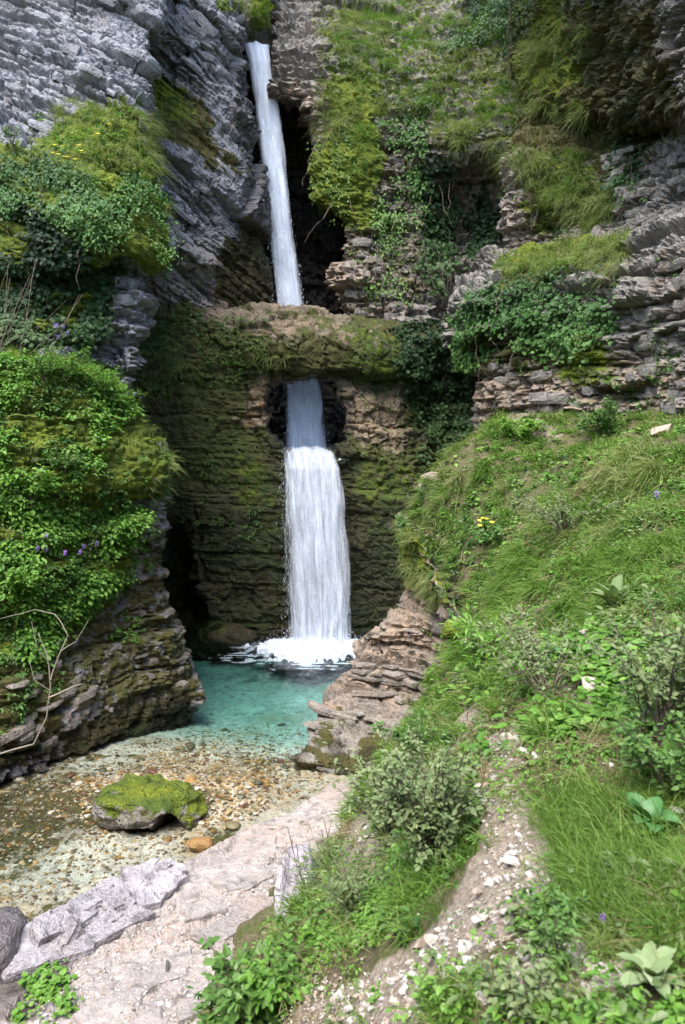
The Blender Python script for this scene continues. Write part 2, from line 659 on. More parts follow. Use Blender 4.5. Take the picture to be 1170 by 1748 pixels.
# -- left cliff: tilted grey beds above, two overgrown ledges, level brown beds at the water
rows = [
    [(-160, -160, 17.6), (0, -160, 17.4), (120, -160, 17.2), (200, -160, 17.1), (282, -160, 17.3)],
    [(-160, 0, 16.9), (0, 0, 16.7), (120, 0, 16.5), (200, 0, 16.5), (274, 0, 16.8)],
    [(-160, 110, 16.1), (0, 110, 16.0), (120, 110, 15.9), (200, 110, 15.9), (252, 110, 16.3)],
    [(-160, 215, 15.5), (0, 215, 15.4), (120, 200, 15.3), (200, 170, 15.4), (243, 165, 15.9)],
    [(-160, 280, 14.4), (0, 270, 14.5), (120, 250, 14.5), (200, 215, 14.9), (262, 215, 15.6)],
    [(-160, 370, 13.8), (0, 370, 13.8), (120, 360, 13.8), (200, 340, 14.2), (282, 350, 15.1)],
    [(-160, 450, 13.7), (0, 450, 13.7), (120, 450, 13.8), (210, 440, 14.2), (297, 440, 15.1)],
    [(-160, 490, 14.0), (0, 490, 14.1), (120, 485, 14.3), (190, 475, 14.7), (248, 480, 15.2)],
    [(-160, 550, 13.9), (0, 550, 14.0), (110, 550, 14.2), (185, 550, 14.6), (240, 550, 15.0)],
    [(-160, 595, 13.4), (0, 600, 13.6), (110, 605, 13.9), (175, 625, 14.5), (226, 640, 14.8)],
    [(-160, 640, 12.5), (0, 645, 12.7), (110, 650, 13.1), (190, 670, 13.9), (236, 690, 14.6)],
    [(-160, 730, 11.9), (0, 735, 12.1), (120, 740, 12.6), (210, 750, 13.4), (280, 765, 14.3)],
    [(-160, 810, 11.5), (0, 815, 11.7), (120, 815, 12.3), (215, 815, 13.1), (290, 815, 14.2)],
    [(-160, 890, 11.5), (0, 880, 11.7), (120, 880, 12.4), (215, 870, 13.3), (283, 865, 14.3)],
    [(-160, 980, 11.2), (0, 970, 11.4), (120, 970, 12.2), (210, 960, 13.2), (275, 955, 14.2)],
    [(-160, 1090, 10.9), (0, 1090, 11.2), (120, 1085, 12.1), (215, 1080, 13.1), (300, 1075, 14.2)],
    [(-160, 1200, 10.5), (0, 1200, 10.9), (120, 1180, 11.9), (215, 1170, 12.9), (316, 1160, 14.1)],
    [(-160, 1290, 10.1), (0, 1290, 10.7), (130, 1255, 11.8), (230, 1225, 12.8), (326, 1190, 14.1)],
    [(-160, 1390, 10.1), (0, 1350, 10.7), (130, 1305, 11.8), (230, 1270, 12.8), (322, 1215, 14.1)],
    [(-160, 1560, 10.5), (0, 1520, 11.0), (130, 1460, 12.1), (230, 1400, 13.1), (318, 1340, 14.4)],
]
MOUND = poly(-170, 590, 60, 590, 180, 620, 225, 680, 280, 745, 300, 800, 282, 850, 240, 880, 240, 960, 190, 1010, 110, 1080, 60, 1130, -170, 1140)
LEDGE = poly(-170, 255, 60, 240, 160, 160, 215, 165, 265, 230, 285, 340, 300, 430, 285, 470, 200, 455, 160, 590, -170, 600)


def masks_left(q, P):
    m = np.maximum(region(q, P, [poly(170, 170, 225, 175, 262, 230, 280, 330, 300, 440, 285, 468, 225, 455, 180, 380, 120, 300, 60, 240)], seed=11),
                   region(q, P, [poly(90, 680, 200, 650, 245, 690, 290, 770, 285, 850, 200, 850, 80, 830)], seed=12))
    m = np.maximum(m, 0.62 * region(q, P, [MOUND, LEDGE], seed=13))
    g = region(q, P, [poly(-170, 1250, 0, 1270, 330, 1165, 340, 1600, -170, 1600)], soft=18, seed=14)
    o = np.maximum(0.75 * region(q, P, [poly(-170, 1150, 110, 1090, 100, 1290, -170, 1350), poly(100, 1240, 320, 1160, 330, 1320, 100, 1330)], seed=15),
                   0.5 * region(q, P, [poly(230, 900, 320, 900, 330, 1200, 230, 1200), poly(60, 1000, 240, 960, 300, 1120, 280, 1200, 60, 1230)], seed=16))
    w = 0.8 * region(q, P, [poly(-100, 1000, 330, 900, 340, 1260, -100, 1330)], seed=17)
    return dict(m=m, g=g * 0.9, o=o, w=w)


def disp_left(P):
    k = sstep(7.4, 8.4, P[..., 2])
    up = rocky(P, 27, 21, 0.035, coarse=0.50, fine=0.16, rough=0.035, th=(0.3, 0.9), thf=(0.08, 0.26), blk=(1.2, 4.0), blkf=(0.5, 2.0), block=0.12)
    lo = rocky(P, 1, 22, 0.035, coarse=0.36, fine=0.15, th=(0.25, 0.6), thf=(0.05, 0.14))
    return k * up + (1 - k) * lo


cliff_left = build_sheet('rock_cliff', wrap(rows, 19.6), 0.036, disp_left, M['grey'], masks_left, back=1.0)
tag(cliff_left.obj, 'grey cliff with tilted beds and overgrown ledges along the left side', 'cliff')

# -- dark tilted cliff left of the upper fall
rows = [
    [(180, -160, 19.6), (250, -160, 19.4), (330, -160, 19.2), (395, -160, 19.6), (432, -160, 20.2)],
    [(180, -20, 19.2), (250, -20, 18.9), (330, -20, 18.7), (395, -20, 19.1), (428, -10, 19.9)],
    [(180, 60, 19.0), (250, 60, 18.7), (330, 60, 18.6), (390, 60, 19.0), (424, 60, 19.9)],
    [(180, 120, 19.2), (250, 120, 19.1), (330, 130, 19.0), (395, 150, 19.3), (422, 150, 20.3)],
    [(180, 220, 19.0), (250, 220, 18.9), (330, 220, 18.8), (400, 230, 19.0), (434, 230, 20.3)],
    [(180, 330, 18.7), (250, 330, 18.5), (330, 330, 18.5), (402, 330, 18.9), (447, 330, 20.4)],
    [(180, 420, 18.7), (250, 420, 18.6), (330, 410, 18.6), (405, 410, 19.1), (456, 420, 20.5)],
    [(180, 470, 18.9), (250, 470, 18.9), (330, 460, 19.0), (400, 470, 19.4), (470, 490, 20.4)],
    [(180, 560, 18.9), (250, 560, 18.9), (330, 560, 19.1), (400, 570, 19.5), (472, 590, 20.5)],
]


def masks_mid(q, P):
    return dict(m=0.8 * region(q, P, [poly(250, 110, 300, 130, 330, 200, 250, 210), poly(380, -60, 420, -60, 425, 15, 370, -5)], seed=31),
                g=region(q, P, [poly(400, 60, 520, 60, 520, 620, 370, 620, 380, 440, 430, 380)], seed=32),
                o=0.7 * region(q, P, [poly(240, 120, 340, 180, 420, 300, 320, 260, 250, 250), poly(370, 430, 480, 360, 480, 600, 360, 600)], seed=33),
                w=0.6 * region(q, P, [poly(250, 380, 400, 440, 400, 560, 250, 520)], seed=34))


cliff_mid = build_sheet('rock_cliff', wrap(rows, 24.5), 0.045,
                        lambda P: rocky(P, 36, 41, 0.045, coarse=0.6, fine=0.13, rough=0.05, th=(0.6, 1.5), thf=(0.08, 0.24), blk=(1.5, 4.5), blkf=(0.4, 1.6), block=0.14), M['grey'], masks_mid, back=1.0)
tag(cliff_mid.obj, 'dark grey cliff with steeply slanting beds beside the upper waterfall', 'cliff')

# -- mossy wall with the natural window the fall pours through
rows = [
    [(190, 500, 20.6), (245, 500, 20.9), (330, 508, 20.9), (430, 522, 20.9), (540, 538, 20.9), (640, 545, 20.9), (720, 560, 20.6), (800, 560, 20.2), (890, 560, 20.2)],
    [(190, 505, 18.3), (245, 506, 18.9), (330, 514, 19.1), (430, 524, 19.2), (540, 541, 19.3), (640, 548, 19.3), (720, 568, 19.2), (800, 570, 19.4), (890, 570, 19.4)],
    [(190, 560, 18.0), (245, 560, 18.5), (330, 560, 18.7), (430, 565, 18.5), (540, 575, 18.5), (640, 590, 18.6), (720, 610, 19.0), (800, 610, 19.5), (890, 610, 19.4)],
    [(190, 620, 18.0), (245, 620, 18.5), (330, 620, 18.6), (430, 618, 18.5), (540, 622, 18.5), (640, 628, 18.6), (720, 640, 19.1), (800, 650, 19.6), (890, 650, 19.4)],
    [(190, 650, 18.0), (245, 650, 18.5), (330, 650, 18.6), (430, 645, 18.7), (540, 645, 18.9), (640, 646, 18.9), (720, 670, 19.2), (800, 680, 19.6), (890, 680, 19.4)],
    [(190, 720, 18.0), (245, 720, 18.4), (330, 720, 18.5), (430, 720, 18.7), (540, 720, 18.9), (640, 720, 18.8), (720, 740, 19.1), (800, 740, 19.5), (890, 740, 19.4)],
    [(190, 770, 18.0), (245, 770, 18.3), (330, 770, 18.4), (430, 772, 18.5), (540, 774, 18.6), (640, 772, 18.6), (720, 790, 18.9), (800, 800, 19.3), (890, 800, 19.3)],
    [(190, 860, 18.1), (245, 860, 18.4), (330, 860, 18.4), (430, 860, 18.5), (540, 860, 18.6), (640, 860, 18.6), (720, 860, 18.7), (800, 860, 19.0), (890, 860, 19.0)],
    [(190, 960, 18.3), (245, 960, 18.6), (330, 960, 18.5), (430, 960, 18.6), (540, 960, 18.7), (640, 960, 18.7), (720, 960, 18.7), (800, 960, 18.9), (890, 960, 18.9)],
    [(190, 1060, 18.5), (245, 1060, 18.8), (330, 1060, 18.7), (430, 1060, 18.7), (540, 1060, 18.8), (640, 1060, 19.0), (720, 1060, 18.9), (800, 1060, 18.9), (890, 1060, 18.9)],
    [(190, 1200, 18.6), (245, 1200, 18.9), (330, 1200, 18.8), (430, 1200, 18.8), (540, 1200, 18.9), (640, 1200, 19.1), (720, 1200, 19.0), (800, 1200, 19.0), (890, 1200, 19.0)],
]


def masks_arch(q, P):
    o = np.maximum(0.62 * region(q, P, [poly(200, 490, 700, 540, 730, 700, 700, 1100, 200, 1100)], seed=51), 0.35) + 0.35 * sstep(-0.1, 0.3, fbm(P * 0.9, 3, 57))
    bare = region(q, P, [poly(410, 530, 480, 520, 560, 545, 640, 560, 640, 590, 560, 585, 430, 570), poly(440, 650, 480, 650, 470, 740, 400, 720),
                         poly(580, 650, 690, 680, 690, 800, 590, 720), poly(350, 515, 420, 530, 400, 560, 330, 540)], soft=30, seed=52)
    m = np.maximum(0.45 * region(q, P, [poly(590, 560, 700, 560, 690, 660, 600, 640), poly(400, 760, 480, 790, 480, 1060, 400, 900), poly(600, 780, 720, 800, 700, 1000, 610, 950)], seed=53),
                   0.35 * region(q, P, [poly(330, 1050, 450, 1050, 440, 1110, 330, 1110)], seed=54))
    g = region(q, P, [poly(250, 850, 760, 840, 760, 1200, 250, 1200), poly(455, 640, 600, 640, 620, 860, 440, 860)], soft=50, seed=55)
    w = 0.7 * region(q, P, [poly(400, 640, 480, 640, 480, 740, 360, 760, 300, 700), poly(300, 800, 430, 800, 400, 880, 300, 880)], seed=56)
    return dict(m=m, g=g * 0.85, o=np.clip(o, 0, 1) * (1 - 0.85 * bare), w=np.maximum(w, bare * 0.4))


HOLE = poly(458, 668, 470, 648, 515, 645, 572, 646, 590, 690, 586, 750, 570, 768, 485, 769, 458, 735, 450, 700)
arch = build_sheet('rock_arch', rows, 0.042, lambda P: rocky(P, 3, 61, 0.042, coarse=0.26, fine=0.06, rough=0.045, th=(0.3, 1.2), thf=(0.06, 0.34), blk=(0.8, 3.5), blkf=(0.3, 1.4), block=0.22),
                   M['arch'], masks_arch, hole=HOLE, back=1.1, dents=[(296, 990, 28, 95, 1.3), (318, 1060, 30, 40, 0.9), (760, 740, 60, 130, 0.6)])
tag(arch.obj, 'mossy brown rock wall with a natural window the waterfall pours through', 'rock arch')

# -- mossy cliff right of the upper fall, a grassy slope above it
rows = [
    [(474, -160, 24.5), (520, -160, 25.0), (600, -160, 25.5), (700, -160, 25.5), (800, -160, 25), (900, -160, 24), (1000, -160, 22.5), (1100, -160, 21)],
    [(474, 40, 22.2), (520, 40, 22.0), (600, 20, 22.6), (700, 0, 23.4), (800, -20, 23.0), (900, -40, 22.0), (1000, -60, 20.5), (1100, -60, 19.5)],
    [(476, 90, 20.9), (520, 90, 20.8), (600, 80, 21.2), (700, 90, 21.6), (800, 80, 21.2), (900, 50, 20.6), (1000, 30, 19.5), (1100, 20, 18.5)],
    [(480, 165, 20.6), (530, 160, 20.4), (600, 160, 20.5), (700, 170, 20.6), (800, 170, 20.2), (900, 140, 19.6), (1000, 110, 18.6), (1100, 90, 17.8)],
    [(508, 182, 20.9), (540, 200, 20.3), (600, 210, 20.2), (700, 230, 20.2), (800, 225, 19.4), (900, 200, 18.8), (1000, 190, 18.2), (1100, 170, 17.6)],
    [(538, 250, 20.5), (560, 255, 20.1), (620, 270, 20.0), (710, 280, 20.2), (800, 255, 19.6), (900, 245, 18.7), (1000, 240, 18.3), (1100, 230, 17.8)],
    [(534, 340, 20.4), (560, 345, 20.0), (620, 345, 19.9), (710, 350, 20.2), (800, 330, 20.8), (900, 320, 20.0), (1000, 320, 19.0), (1100, 310, 18.4)],
    [(584, 385, 20.3), (605, 385, 20.0), (640, 400, 19.8), (710, 420, 20.1), (800, 420, 20.8), (900, 420, 20.2), (1000, 420, 19.5), (1100, 400, 19.0)],
    [(588, 470, 20.2), (605, 470, 19.9), (650, 470, 19.8), (720, 480, 20.0), (800, 490, 20.6), (900, 490, 20.2), (1000, 490, 19.8), (1100, 490, 19.5)],
    [(592, 580, 20.2), (610, 580, 19.9), (650, 580, 19.8), (720, 590, 20.0), (800, 600, 20.4), (900, 600, 20.2), (1000, 600, 19.9), (1100, 600, 19.8)],
]


def masks_d(q, P):
    m = region(q, P, [poly(560, 120, 640, 120, 650, 240, 640, 380, 540, 370, 530, 280, 570, 220)], seed=71)
    m = np.maximum(m, 0.36 * region(q, P, [poly(540, -100, 900, -100, 1010, 60, 960, 160, 860, 260, 780, 230, 640, 190, 540, 120)], seed=72))
    o = 0.4 * region(q, P, [poly(530, 0, 1000, 0, 900, 300, 800, 400, 700, 540, 540, 380)], seed=73)
    w = 0.8 * region(q, P, [poly(460, 160, 600, 160, 600, 560, 560, 420, 520, 260)], seed=74)
    w = np.maximum(w, 0.5 * region(q, P, [poly(580, 400, 680, 480, 680, 580, 580, 580)], seed=75))
    return dict(m=m, o=o, w=w, g=0.3 * region(q, P, [poly(640, 300, 860, 280, 860, 560, 680, 480)], seed=76))


cliff_d = build_sheet('rock_cliff', wrap(rows, 24.0, True), 0.05,
                      lambda P: rocky(P, 4, 81, 0.05, coarse=0.34, fine=0.13, rough=0.09, th=(0.3, 0.8)), M['right'], masks_d, back=0.8)
tag(cliff_d.obj, 'mossy overgrown cliff with grassy brow between the upper waterfall and the dark alcove', 'cliff')

# -- right cliff: dark overhang at the top, bedded wall under it
rows = [
    [(872, -160, 17.5), (940, -160, 15.0), (1010, -160, 13.6), (1090, -160, 12.4), (1180, -160, 11.2), (1340, -160, 9.5)],
    [(880, 0, 18.3), (950, 0, 16.6), (1020, 0, 14.8), (1100, 0, 13.0), (1180, 0, 11.6), (1340, 0, 9.8)],
    [(885, 90, 18.3), (955, 90, 17.0), (1030, 100, 15.2), (1100, 120, 13.3), (1180, 130, 11.8), (1340, 130, 10)],
    [(895, 160, 18.2), (965, 175, 16.8), (1040, 190, 15.2), (1100, 200, 13.9), (1180, 190, 12.2), (1340, 190, 10.4)],
    [(890, 215, 18.3), (960, 215, 17.3), (1040, 225, 16.2), (1100, 235, 15.4), (1180, 220, 13.8), (1340, 210, 11.6)],
    [(872, 270, 17.5), (950, 270, 16.8), (1040, 275, 15.9), (1100, 270, 15.0), (1180, 260, 13.6), (1340, 260, 11.6)],
    [(866, 340, 17.5), (950, 340, 16.7), (1040, 340, 15.6), (1100, 340, 14.6), (1180, 330, 13.3), (1340, 330, 11.4)],
    [(866, 400, 17.6), (950, 400, 16.6), (1040, 400, 15.4), (1100, 400, 14.4), (1180, 400, 13.0), (1340, 400, 11.2)],
    [(866, 500, 17.6), (950, 500, 16.6), (1040, 500, 15.4), (1100, 490, 14.4), (1180, 490, 12.8), (1340, 490, 11.0)],
]


def masks_e(q, P):
    return dict(m=0.5 * region(q, P, [poly(880, 260, 990, 250, 1060, 330, 1030, 400, 900, 400), poly(860, -80, 1000, -60, 1000, 150, 880, 180)], seed=91),
                o=0.6 * region(q, P, [poly(860, 0, 1100, 0, 1170, 240, 1000, 300, 860, 260)], seed=92),
                g=0.45 * region(q, P, [poly(930, -160, 1350, -160, 1350, 200, 1100, 240, 980, 215)], seed=93),  # shade of the overhang put into its colour through this mask
                w=0.5 * region(q, P, [poly(860, 250, 990, 250, 980, 440, 860, 440)], seed=94))


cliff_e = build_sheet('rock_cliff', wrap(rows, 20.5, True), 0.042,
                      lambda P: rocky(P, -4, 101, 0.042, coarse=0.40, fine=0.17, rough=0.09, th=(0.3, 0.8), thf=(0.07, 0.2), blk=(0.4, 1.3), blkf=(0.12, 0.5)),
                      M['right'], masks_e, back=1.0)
tag(cliff_e.obj, 'bedded cliff under a dark overhang in the upper right corner', 'cliff')

# -- jutting lower step of the right cliff, with ivy hanging over its brow
rows = [
    [(815, 470, 18.6), (850, 440, 17.6), (900, 425, 16.9), (980, 415, 16.1), (1060, 405, 15.2), (1180, 395, 13.7), (1340, 390, 11.8)],
    [(800, 492, 16.7), (850, 470, 15.9), (900, 450, 15.2), (980, 435, 14.5), (1060, 420, 13.8), (1180, 405, 12.4), (1340, 395, 10.6)],
    [(772, 518, 16.5), (840, 490, 15.4), (900, 475, 14.7), (980, 465, 14.1), (1060, 455, 13.5), (1180, 450, 12.0), (1340, 440, 10.2)],
    [(768, 545, 16.5), (830, 540, 15.4), (900, 530, 14.6), (980, 525, 13.9), (1060, 520, 13.3), (1180, 515, 11.9), (1340, 510, 10.1)],
    [(772, 590, 16.7), (835, 590, 15.5), (900, 585, 14.7), (980, 580, 14.0), (1060, 580, 13.4), (1180, 580, 12.0), (1340, 580, 10.2)],
    [(822, 640, 16.2), (850, 640, 15.6), (900, 635, 14.8), (980, 630, 14.1), (1060, 630, 13.4), (1180, 635, 12.0), (1340, 640, 10.2)],
    [(818, 685, 16.2), (850, 680, 15.7), (900, 675, 14.9), (980, 670, 14.2), (1060, 680, 13.5), (1180, 690, 12.1), (1340, 700, 10.3)],
    [(818, 790, 16.4), (850, 790, 15.9), (900, 790, 15.1), (980, 790, 14.4), (1060, 790, 13.7), (1180, 800, 12.3), (1340, 820, 10.5)],
]


def masks_f(q, P):
    return dict(m=np.maximum(region(q, P, [poly(850, 440, 960, 410, 1070, 410, 1060, 440, 960, 455, 850, 480)], seed=111),
                             0.6 * region(q, P, [poly(960, 570, 1040, 570, 1040, 650, 960, 650)], seed=112)),
                o=0.5 * region(q, P, [poly(780, 560, 1000, 560, 1000, 660, 800, 640)], seed=113),
                w=0.7 * region(q, P, [poly(800, 600, 1010, 600, 1200, 640, 1200, 720, 800, 720)], seed=114))


cliff_f = build_sheet('rock_cliff', wrap(rows, 20.0, True), 0.034,
                      lambda P: rocky(P, -2, 121, 0.034, coarse=0.34, fine=0.16, rough=0.07, th=(0.3, 0.7), thf=(0.06, 0.2), blk=(0.4, 1.6), blkf=(0.12, 0.6)),
                      M['right'], masks_f, back=1.5)
tag(cliff_f.obj, 'buff bedded rock step jutting out above the grassy slope, ivy over its brow', 'cliff')

# -- wet back wall of the chamber behind the falls and the slope above the brink
rows = [
    [(380, 80, 23.2), (440, 80, 22.2), (480, 88, 22.2), (560, 90, 22.6), (640, 90, 23.2)],
    [(380, 180, 23.5), (440, 180, 22.6), (480, 180, 22.7), (560, 180, 23.2), (640, 180, 23.6)],
    [(380, 330, 24), (440, 330, 23.2), (480, 330, 23.3), (560, 330, 23.6), (640, 330, 24)],
    [(380, 560, 24), (440, 560, 23.4), (480, 560, 23.4), (560, 560, 23.6), (640, 560, 24)],
    [(380, 860, 24), (440, 860, 23.6), (480, 860, 23.6), (560, 860, 23.8), (640, 860, 24)],
]
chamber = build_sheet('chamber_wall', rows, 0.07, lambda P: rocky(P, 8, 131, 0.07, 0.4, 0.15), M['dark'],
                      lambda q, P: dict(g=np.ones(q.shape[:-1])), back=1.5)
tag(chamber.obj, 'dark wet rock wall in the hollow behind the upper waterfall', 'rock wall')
rows = [
    [(300, -200, 31), (440, -200, 31), (560, -200, 31), (700, -200, 31)],
    [(330, -60, 28), (440, -40, 28), (560, -40, 28), (660, -60, 28)],
    [(350, 20, 25.5), (440, 40, 25.5), (500, 40, 25.5), (640, 20, 25.5)],
    [(360, 78, 23.4), (440, 80, 23.4), (480, 82, 23.4), (640, 85, 23.4)],
    [(360, 130, 23.2), (440, 130, 23.2), (480, 132, 23.2), (640, 130, 23.2)],
]
upper_slope = build_sheet('hill_above_brink', rows, 0.09, lambda P: rocky(P, 3, 141, 0.09, 0.5, 0.15), M['right'],
                          lambda q, P: dict(m=0.7 * region(q, P, [poly(380, -200, 700, -200, 700, 60, 430, 50)], seed=142)), back=1.0)
tag(upper_slope.obj, kind='structure')

# ------------------------------------------------------------------ ground: stream bed, pink rock shelf, right-hand slope
def rbf(pts, smooth=0.02):
    pts = np.asarray(pts, float)
    X, z = pts[:, :2], pts[:, 2]
    n = len(X)
    K = np.linalg.norm(X[:, None] - X[None], axis=2)
    A = np.zeros((n + 3, n + 3))
    A[:n, :n] = -K - 0 * np.eye(n)
    A[:n, :n] -= -smooth * np.eye(n)
    A[:n, n], A[:n, n + 1:] = 1, X
    A[n, :n], A[n + 1:, :n] = 1, X.T
    w = np.linalg.solve(A, np.concatenate((z, np.zeros(3))))

    def f(Q):
        r = np.linalg.norm(Q[..., None, :] - X, axis=-1)
        return -(r @ w[:n]) + w[n] + Q @ w[n + 1:]
    return f


def heightfield(name, x0, x1, y0, y1, sp, zf, mat, masks=None, smooth=False, cut=None):
    xs = np.arange(x0, x1 + 1e-6, sp)
    ys = np.arange(y1, y0 - 1e-6, -sp)
    X, Y = np.meshgrid(xs, ys)
    Q = np.stack((X, Y), -1)
    Z = zf(Q)
    A = np.stack((X, Y, Z), -1)
    q = project(A)
    m = np.zeros(A.shape[:2] + (4,))
    if masks:
        mk = masks(q, A)
        for i, c in enumerate('mgwo'):
            if c in mk:
                m[..., i] = mk[c]
    keep = None if cut is None else ~cut(A, grid_normals(A))[:-1, :-1]
    o = link_mesh(name, A.reshape(-1, 3), grid_faces(*A.shape[:2], keep), mat, None, smooth, {'mask': m.reshape(-1, 4)})
    s = Sheet()
    s.obj, s.V, s.q, s.m = o, A, q, m
    s.N = s.N0 = grid_normals(A)
    s.xs, s.ys = xs, ys
    return s


# water's edge of the near bank, seen from above
BANK = np.array([at(px, py, (CAMZ - 0.02) * F / (py - HY))[:2] for px, py in
                 ((640, 1318), (575, 1335), (500, 1378), (440, 1398), (395, 1430), (330, 1462), (262, 1502), (200, 1535), (130, 1580), (40, 1632), (-60, 1690), (-200, 1740))])


def bank_dist(Q):
    """distance to the near bank, positive on the land side"""
    d = np.full(Q.shape[:-1], 1e9)
    sgn = np.ones(Q.shape[:-1])
    for a, b in zip(BANK[:-1], BANK[1:]):
        ab = b - a
        t = np.clip(((Q - a) @ ab) / (ab @ ab), 0, 1)
        c = Q - (a + t[..., None] * ab)
        l = np.sqrt((c ** 2).sum(-1))
        s = ab[0] * (Q[..., 1] - a[1]) - ab[1] * (Q[..., 0] - a[0])
        near = l < d
        sgn = np.where(near, np.where(s > 0, 1, -1), sgn)
        d = np.minimum(d, l)
    return d * sgn


P3 = lambda Q, s=1.0: np.concatenate((Q * s, np.zeros(Q.shape[:-1] + (1,))), -1)


def z_bed(Q):
    x, y = Q[..., 0], Q[..., 1]
    z = -0.07 - 0.04 * fbm(P3(Q, 0.9), 3, 151)
    deep = sstep(10.6, 14.6, y + 0.3 * x)
    z = z - 0.52 * deep
    z = z + 0.16 * np.exp(-(((x + 2.6) / 1.6) ** 2 + ((y - 10.2) / 0.8) ** 2)) * (fbm(P3(Q, 1.5), 3, 152) + 0.5)
    z = z - 0.03 * np.exp(-(((x + 3.6) / 0.9) ** 2 + ((y - 8.7) / 0.6) ** 2))
    f1, f2, c = cells(P3(Q, 7.0), 153)
    z = z + 0.05 * (0.5 - f1) * (0.4 + c) + 0.02 * fbm(P3(Q, 14), 2, 154)
    return z


def z_shelf(Q):
    d = bank_dist(Q)
    dn = d + 0.10 * fbm(P3(Q, 1.4), 3, 161)
    lift = sstep(-0.10, 0.06, dn)
    z = -0.5 + 0.55 * lift + 0.085 * np.clip(dn, 0, 4)
    # worn beds: low terraces running with the shelf
    u = (dn * 0.9 + 0.35 * fbm(P3(Q, 0.8), 3, 162)) / 0.34
    k = np.floor(u)
    f = u - k
    ck = np.exp(-(np.minimum(f, 1 - f) * 0.34 / 0.022) ** 2) * (fbm(P3(Q, 1.3), 2, 169) > -0.1)
    z = z + 0.15 * ((1 - sstep(0.8, 1.0, f)) * h1(k, 163) + sstep(0.8, 1.0, f) * h1(k + 1, 163) - 0.4) * lift - 0.02 * ck * lift
    f1, f2, c = cells(P3(Q, 3.1), 164)
    z = z + (0.05 * (c - 0.5) - 0.015 * np.exp(-((f2 - f1) / 0.06) ** 2) * (c > 0.45)) * lift + 0.025 * fbm(P3(Q, 4), 4, 165) + 0.012 * fbm(P3(Q, 18), 2, 166)
    return z


HILL = [(1400, 1748, 2.0), (1170, 1748, 2.2), (1010, 1748, 2.25), (850, 1748, 2.4), (720, 1748, 2.7), (600, 1748, 3.1), (500, 1748, 3.7), (420, 1748, 4.3), (350, 1748, 5.0),
        (820, 1500, 3.1), (860, 1350, 3.9), (700, 1600, 3.3), (600, 1580, 4.1), (640, 1480, 4.6), (560, 1500, 5.1), (520, 1600, 4.7),
        (1170, 1450, 3.0), (1400, 1300, 3.4), (1170, 1200, 4.2), (1350, 1000, 5.0), (1170, 950, 6.6), (1300, 800, 8.0), (1170, 745, 9.8), (1170, 712, 11.8), (1330, 700, 10.2),
        (1000, 1350, 3.7), (1000, 1200, 4.8), (900, 1200, 5.4), (1000, 1030, 7.0), (900, 1050, 7.4), (828, 1098, 9.0), (788, 1158, 8.6), (722, 1228, 8.4), (660, 1290, 7.9), (720, 1330, 6.2), (625, 1380, 7.2), (600, 1440, 6.6),
        (1060, 900, 8.6), (900, 930, 10), (806, 1035, 11), (772, 965, 12.2), (715, 900, 13.2), (690, 865, 13.9), (725, 820, 14.3), (790, 790, 14.6), (820, 740, 15.4), (950, 830, 11.4), (880, 780, 13.2),
        (860, 705, 15.8), (950, 705, 14.9), (1050, 705, 13.9), (1050, 770, 11.6)]
hp = [tuple(at(*p)) for p in HILL]
hp += [(0.55, 13.4, -0.5), (0.45, 14.6, -0.6), (0.35, 11.6, -0.3), (0.25, 10.6, 0.0), (0.1, 9.6, 0.1), (-0.3, 8.8, 0.1), (-0.7, 7.6, 0.1), (-1.0, 6.6, 0.1), (-1.15, 5.6, 0.2), (-1.1, 4.6, 0.3), (-1.0, 3.6, 0.6), (-0.8, 2.6, 1.2),
       (-0.4, 1.0, 2.4), (1.5, 0.8, 2.9), (3.2, 1.0, 3.2), (0.7, 16.5, -0.6), (0.6, 18.0, -0.8), (-0.6, 10.4, -0.6), (-0.6, 12.5, -1), (-1.6, 8.2, -0.5), (-2.2, 6, -0.4), (-2.2, 3, 0.0),
       (1.3, 11.2, 0.5), (1.12, 9.3, 0.7), (0.45, 8.7, 0.5), (1.17, 13.2, 0.6), (1.03, 14.0, 0.5), (1.38, 12.3, 0.6), (0.1, 8.1, 0.4),
       (3.0, 17.5, 5.2), (1.7, 16.6, 1.2), (1.2, 15.2, 1.6), (5.5, 15, 5.5), (6.5, 12, 5.6), (6.5, 8, 5.0), (5.5, 4, 4.0)]
zh0 = rbf(hp, 0.03)


def z_hill(Q):
    z = zh0(Q)
    f1, f2, cid = cells(P3(Q, 1.6) + 0.3 * fbm(P3(Q, 2.0), 2, 178)[..., None], 176)
    k = sstep(2.5, 7, Q[..., 1])
    z = z + (0.05 + 0.2 * k) * (0.6 - f1) + 0.10 * fbm(P3(Q, 0.9), 3, 171) + 0.05 * fbm(P3(Q, 4.2), 3, 172) + 0.012 * fbm(P3(Q, 17), 2, 173)
    return z


M['bed'] = rock_mat('gravel_bed', (0.42, 0.38, 0.28), (0.62, 0.58, 0.48), (0.40, 0.25, 0.08), 0.0, lichen=0.3)
bed = heightfield('stream_bed', -8.5, 2.5, 4.5, 20.5, 0.04, z_bed, M['bed'],
                  lambda q, A: dict(g=0.45 * (A[..., 1] < 11.6) * sstep(0.35, 0.75, region(q, A, [poly(-200, 1300, 150, 1310, 160, 1440, 60, 1500, -200, 1520)], soft=60, seed=157) + 0.3 * fbm(A * 1.5, 3, 158)), w=0.9 * sstep(-0.1, 0.5, fbm(A * 0.8, 3, 155) + 0.35 * np.exp(-((A[..., 1] - 10.3) / 0.9) ** 2)) * (A[..., 1] < 12.3),
                                    o=(A[..., 1] < 11.8) * np.maximum(0.6 * sstep(-0.1, 0.4, fbm(A * 0.9, 3, 156)), 0.55 * region(q, A, [poly(-200, 1300, 150, 1310, 160, 1440, 60, 1500, -200, 1520)], soft=60, seed=159))))
tag(bed.obj, kind='structure')
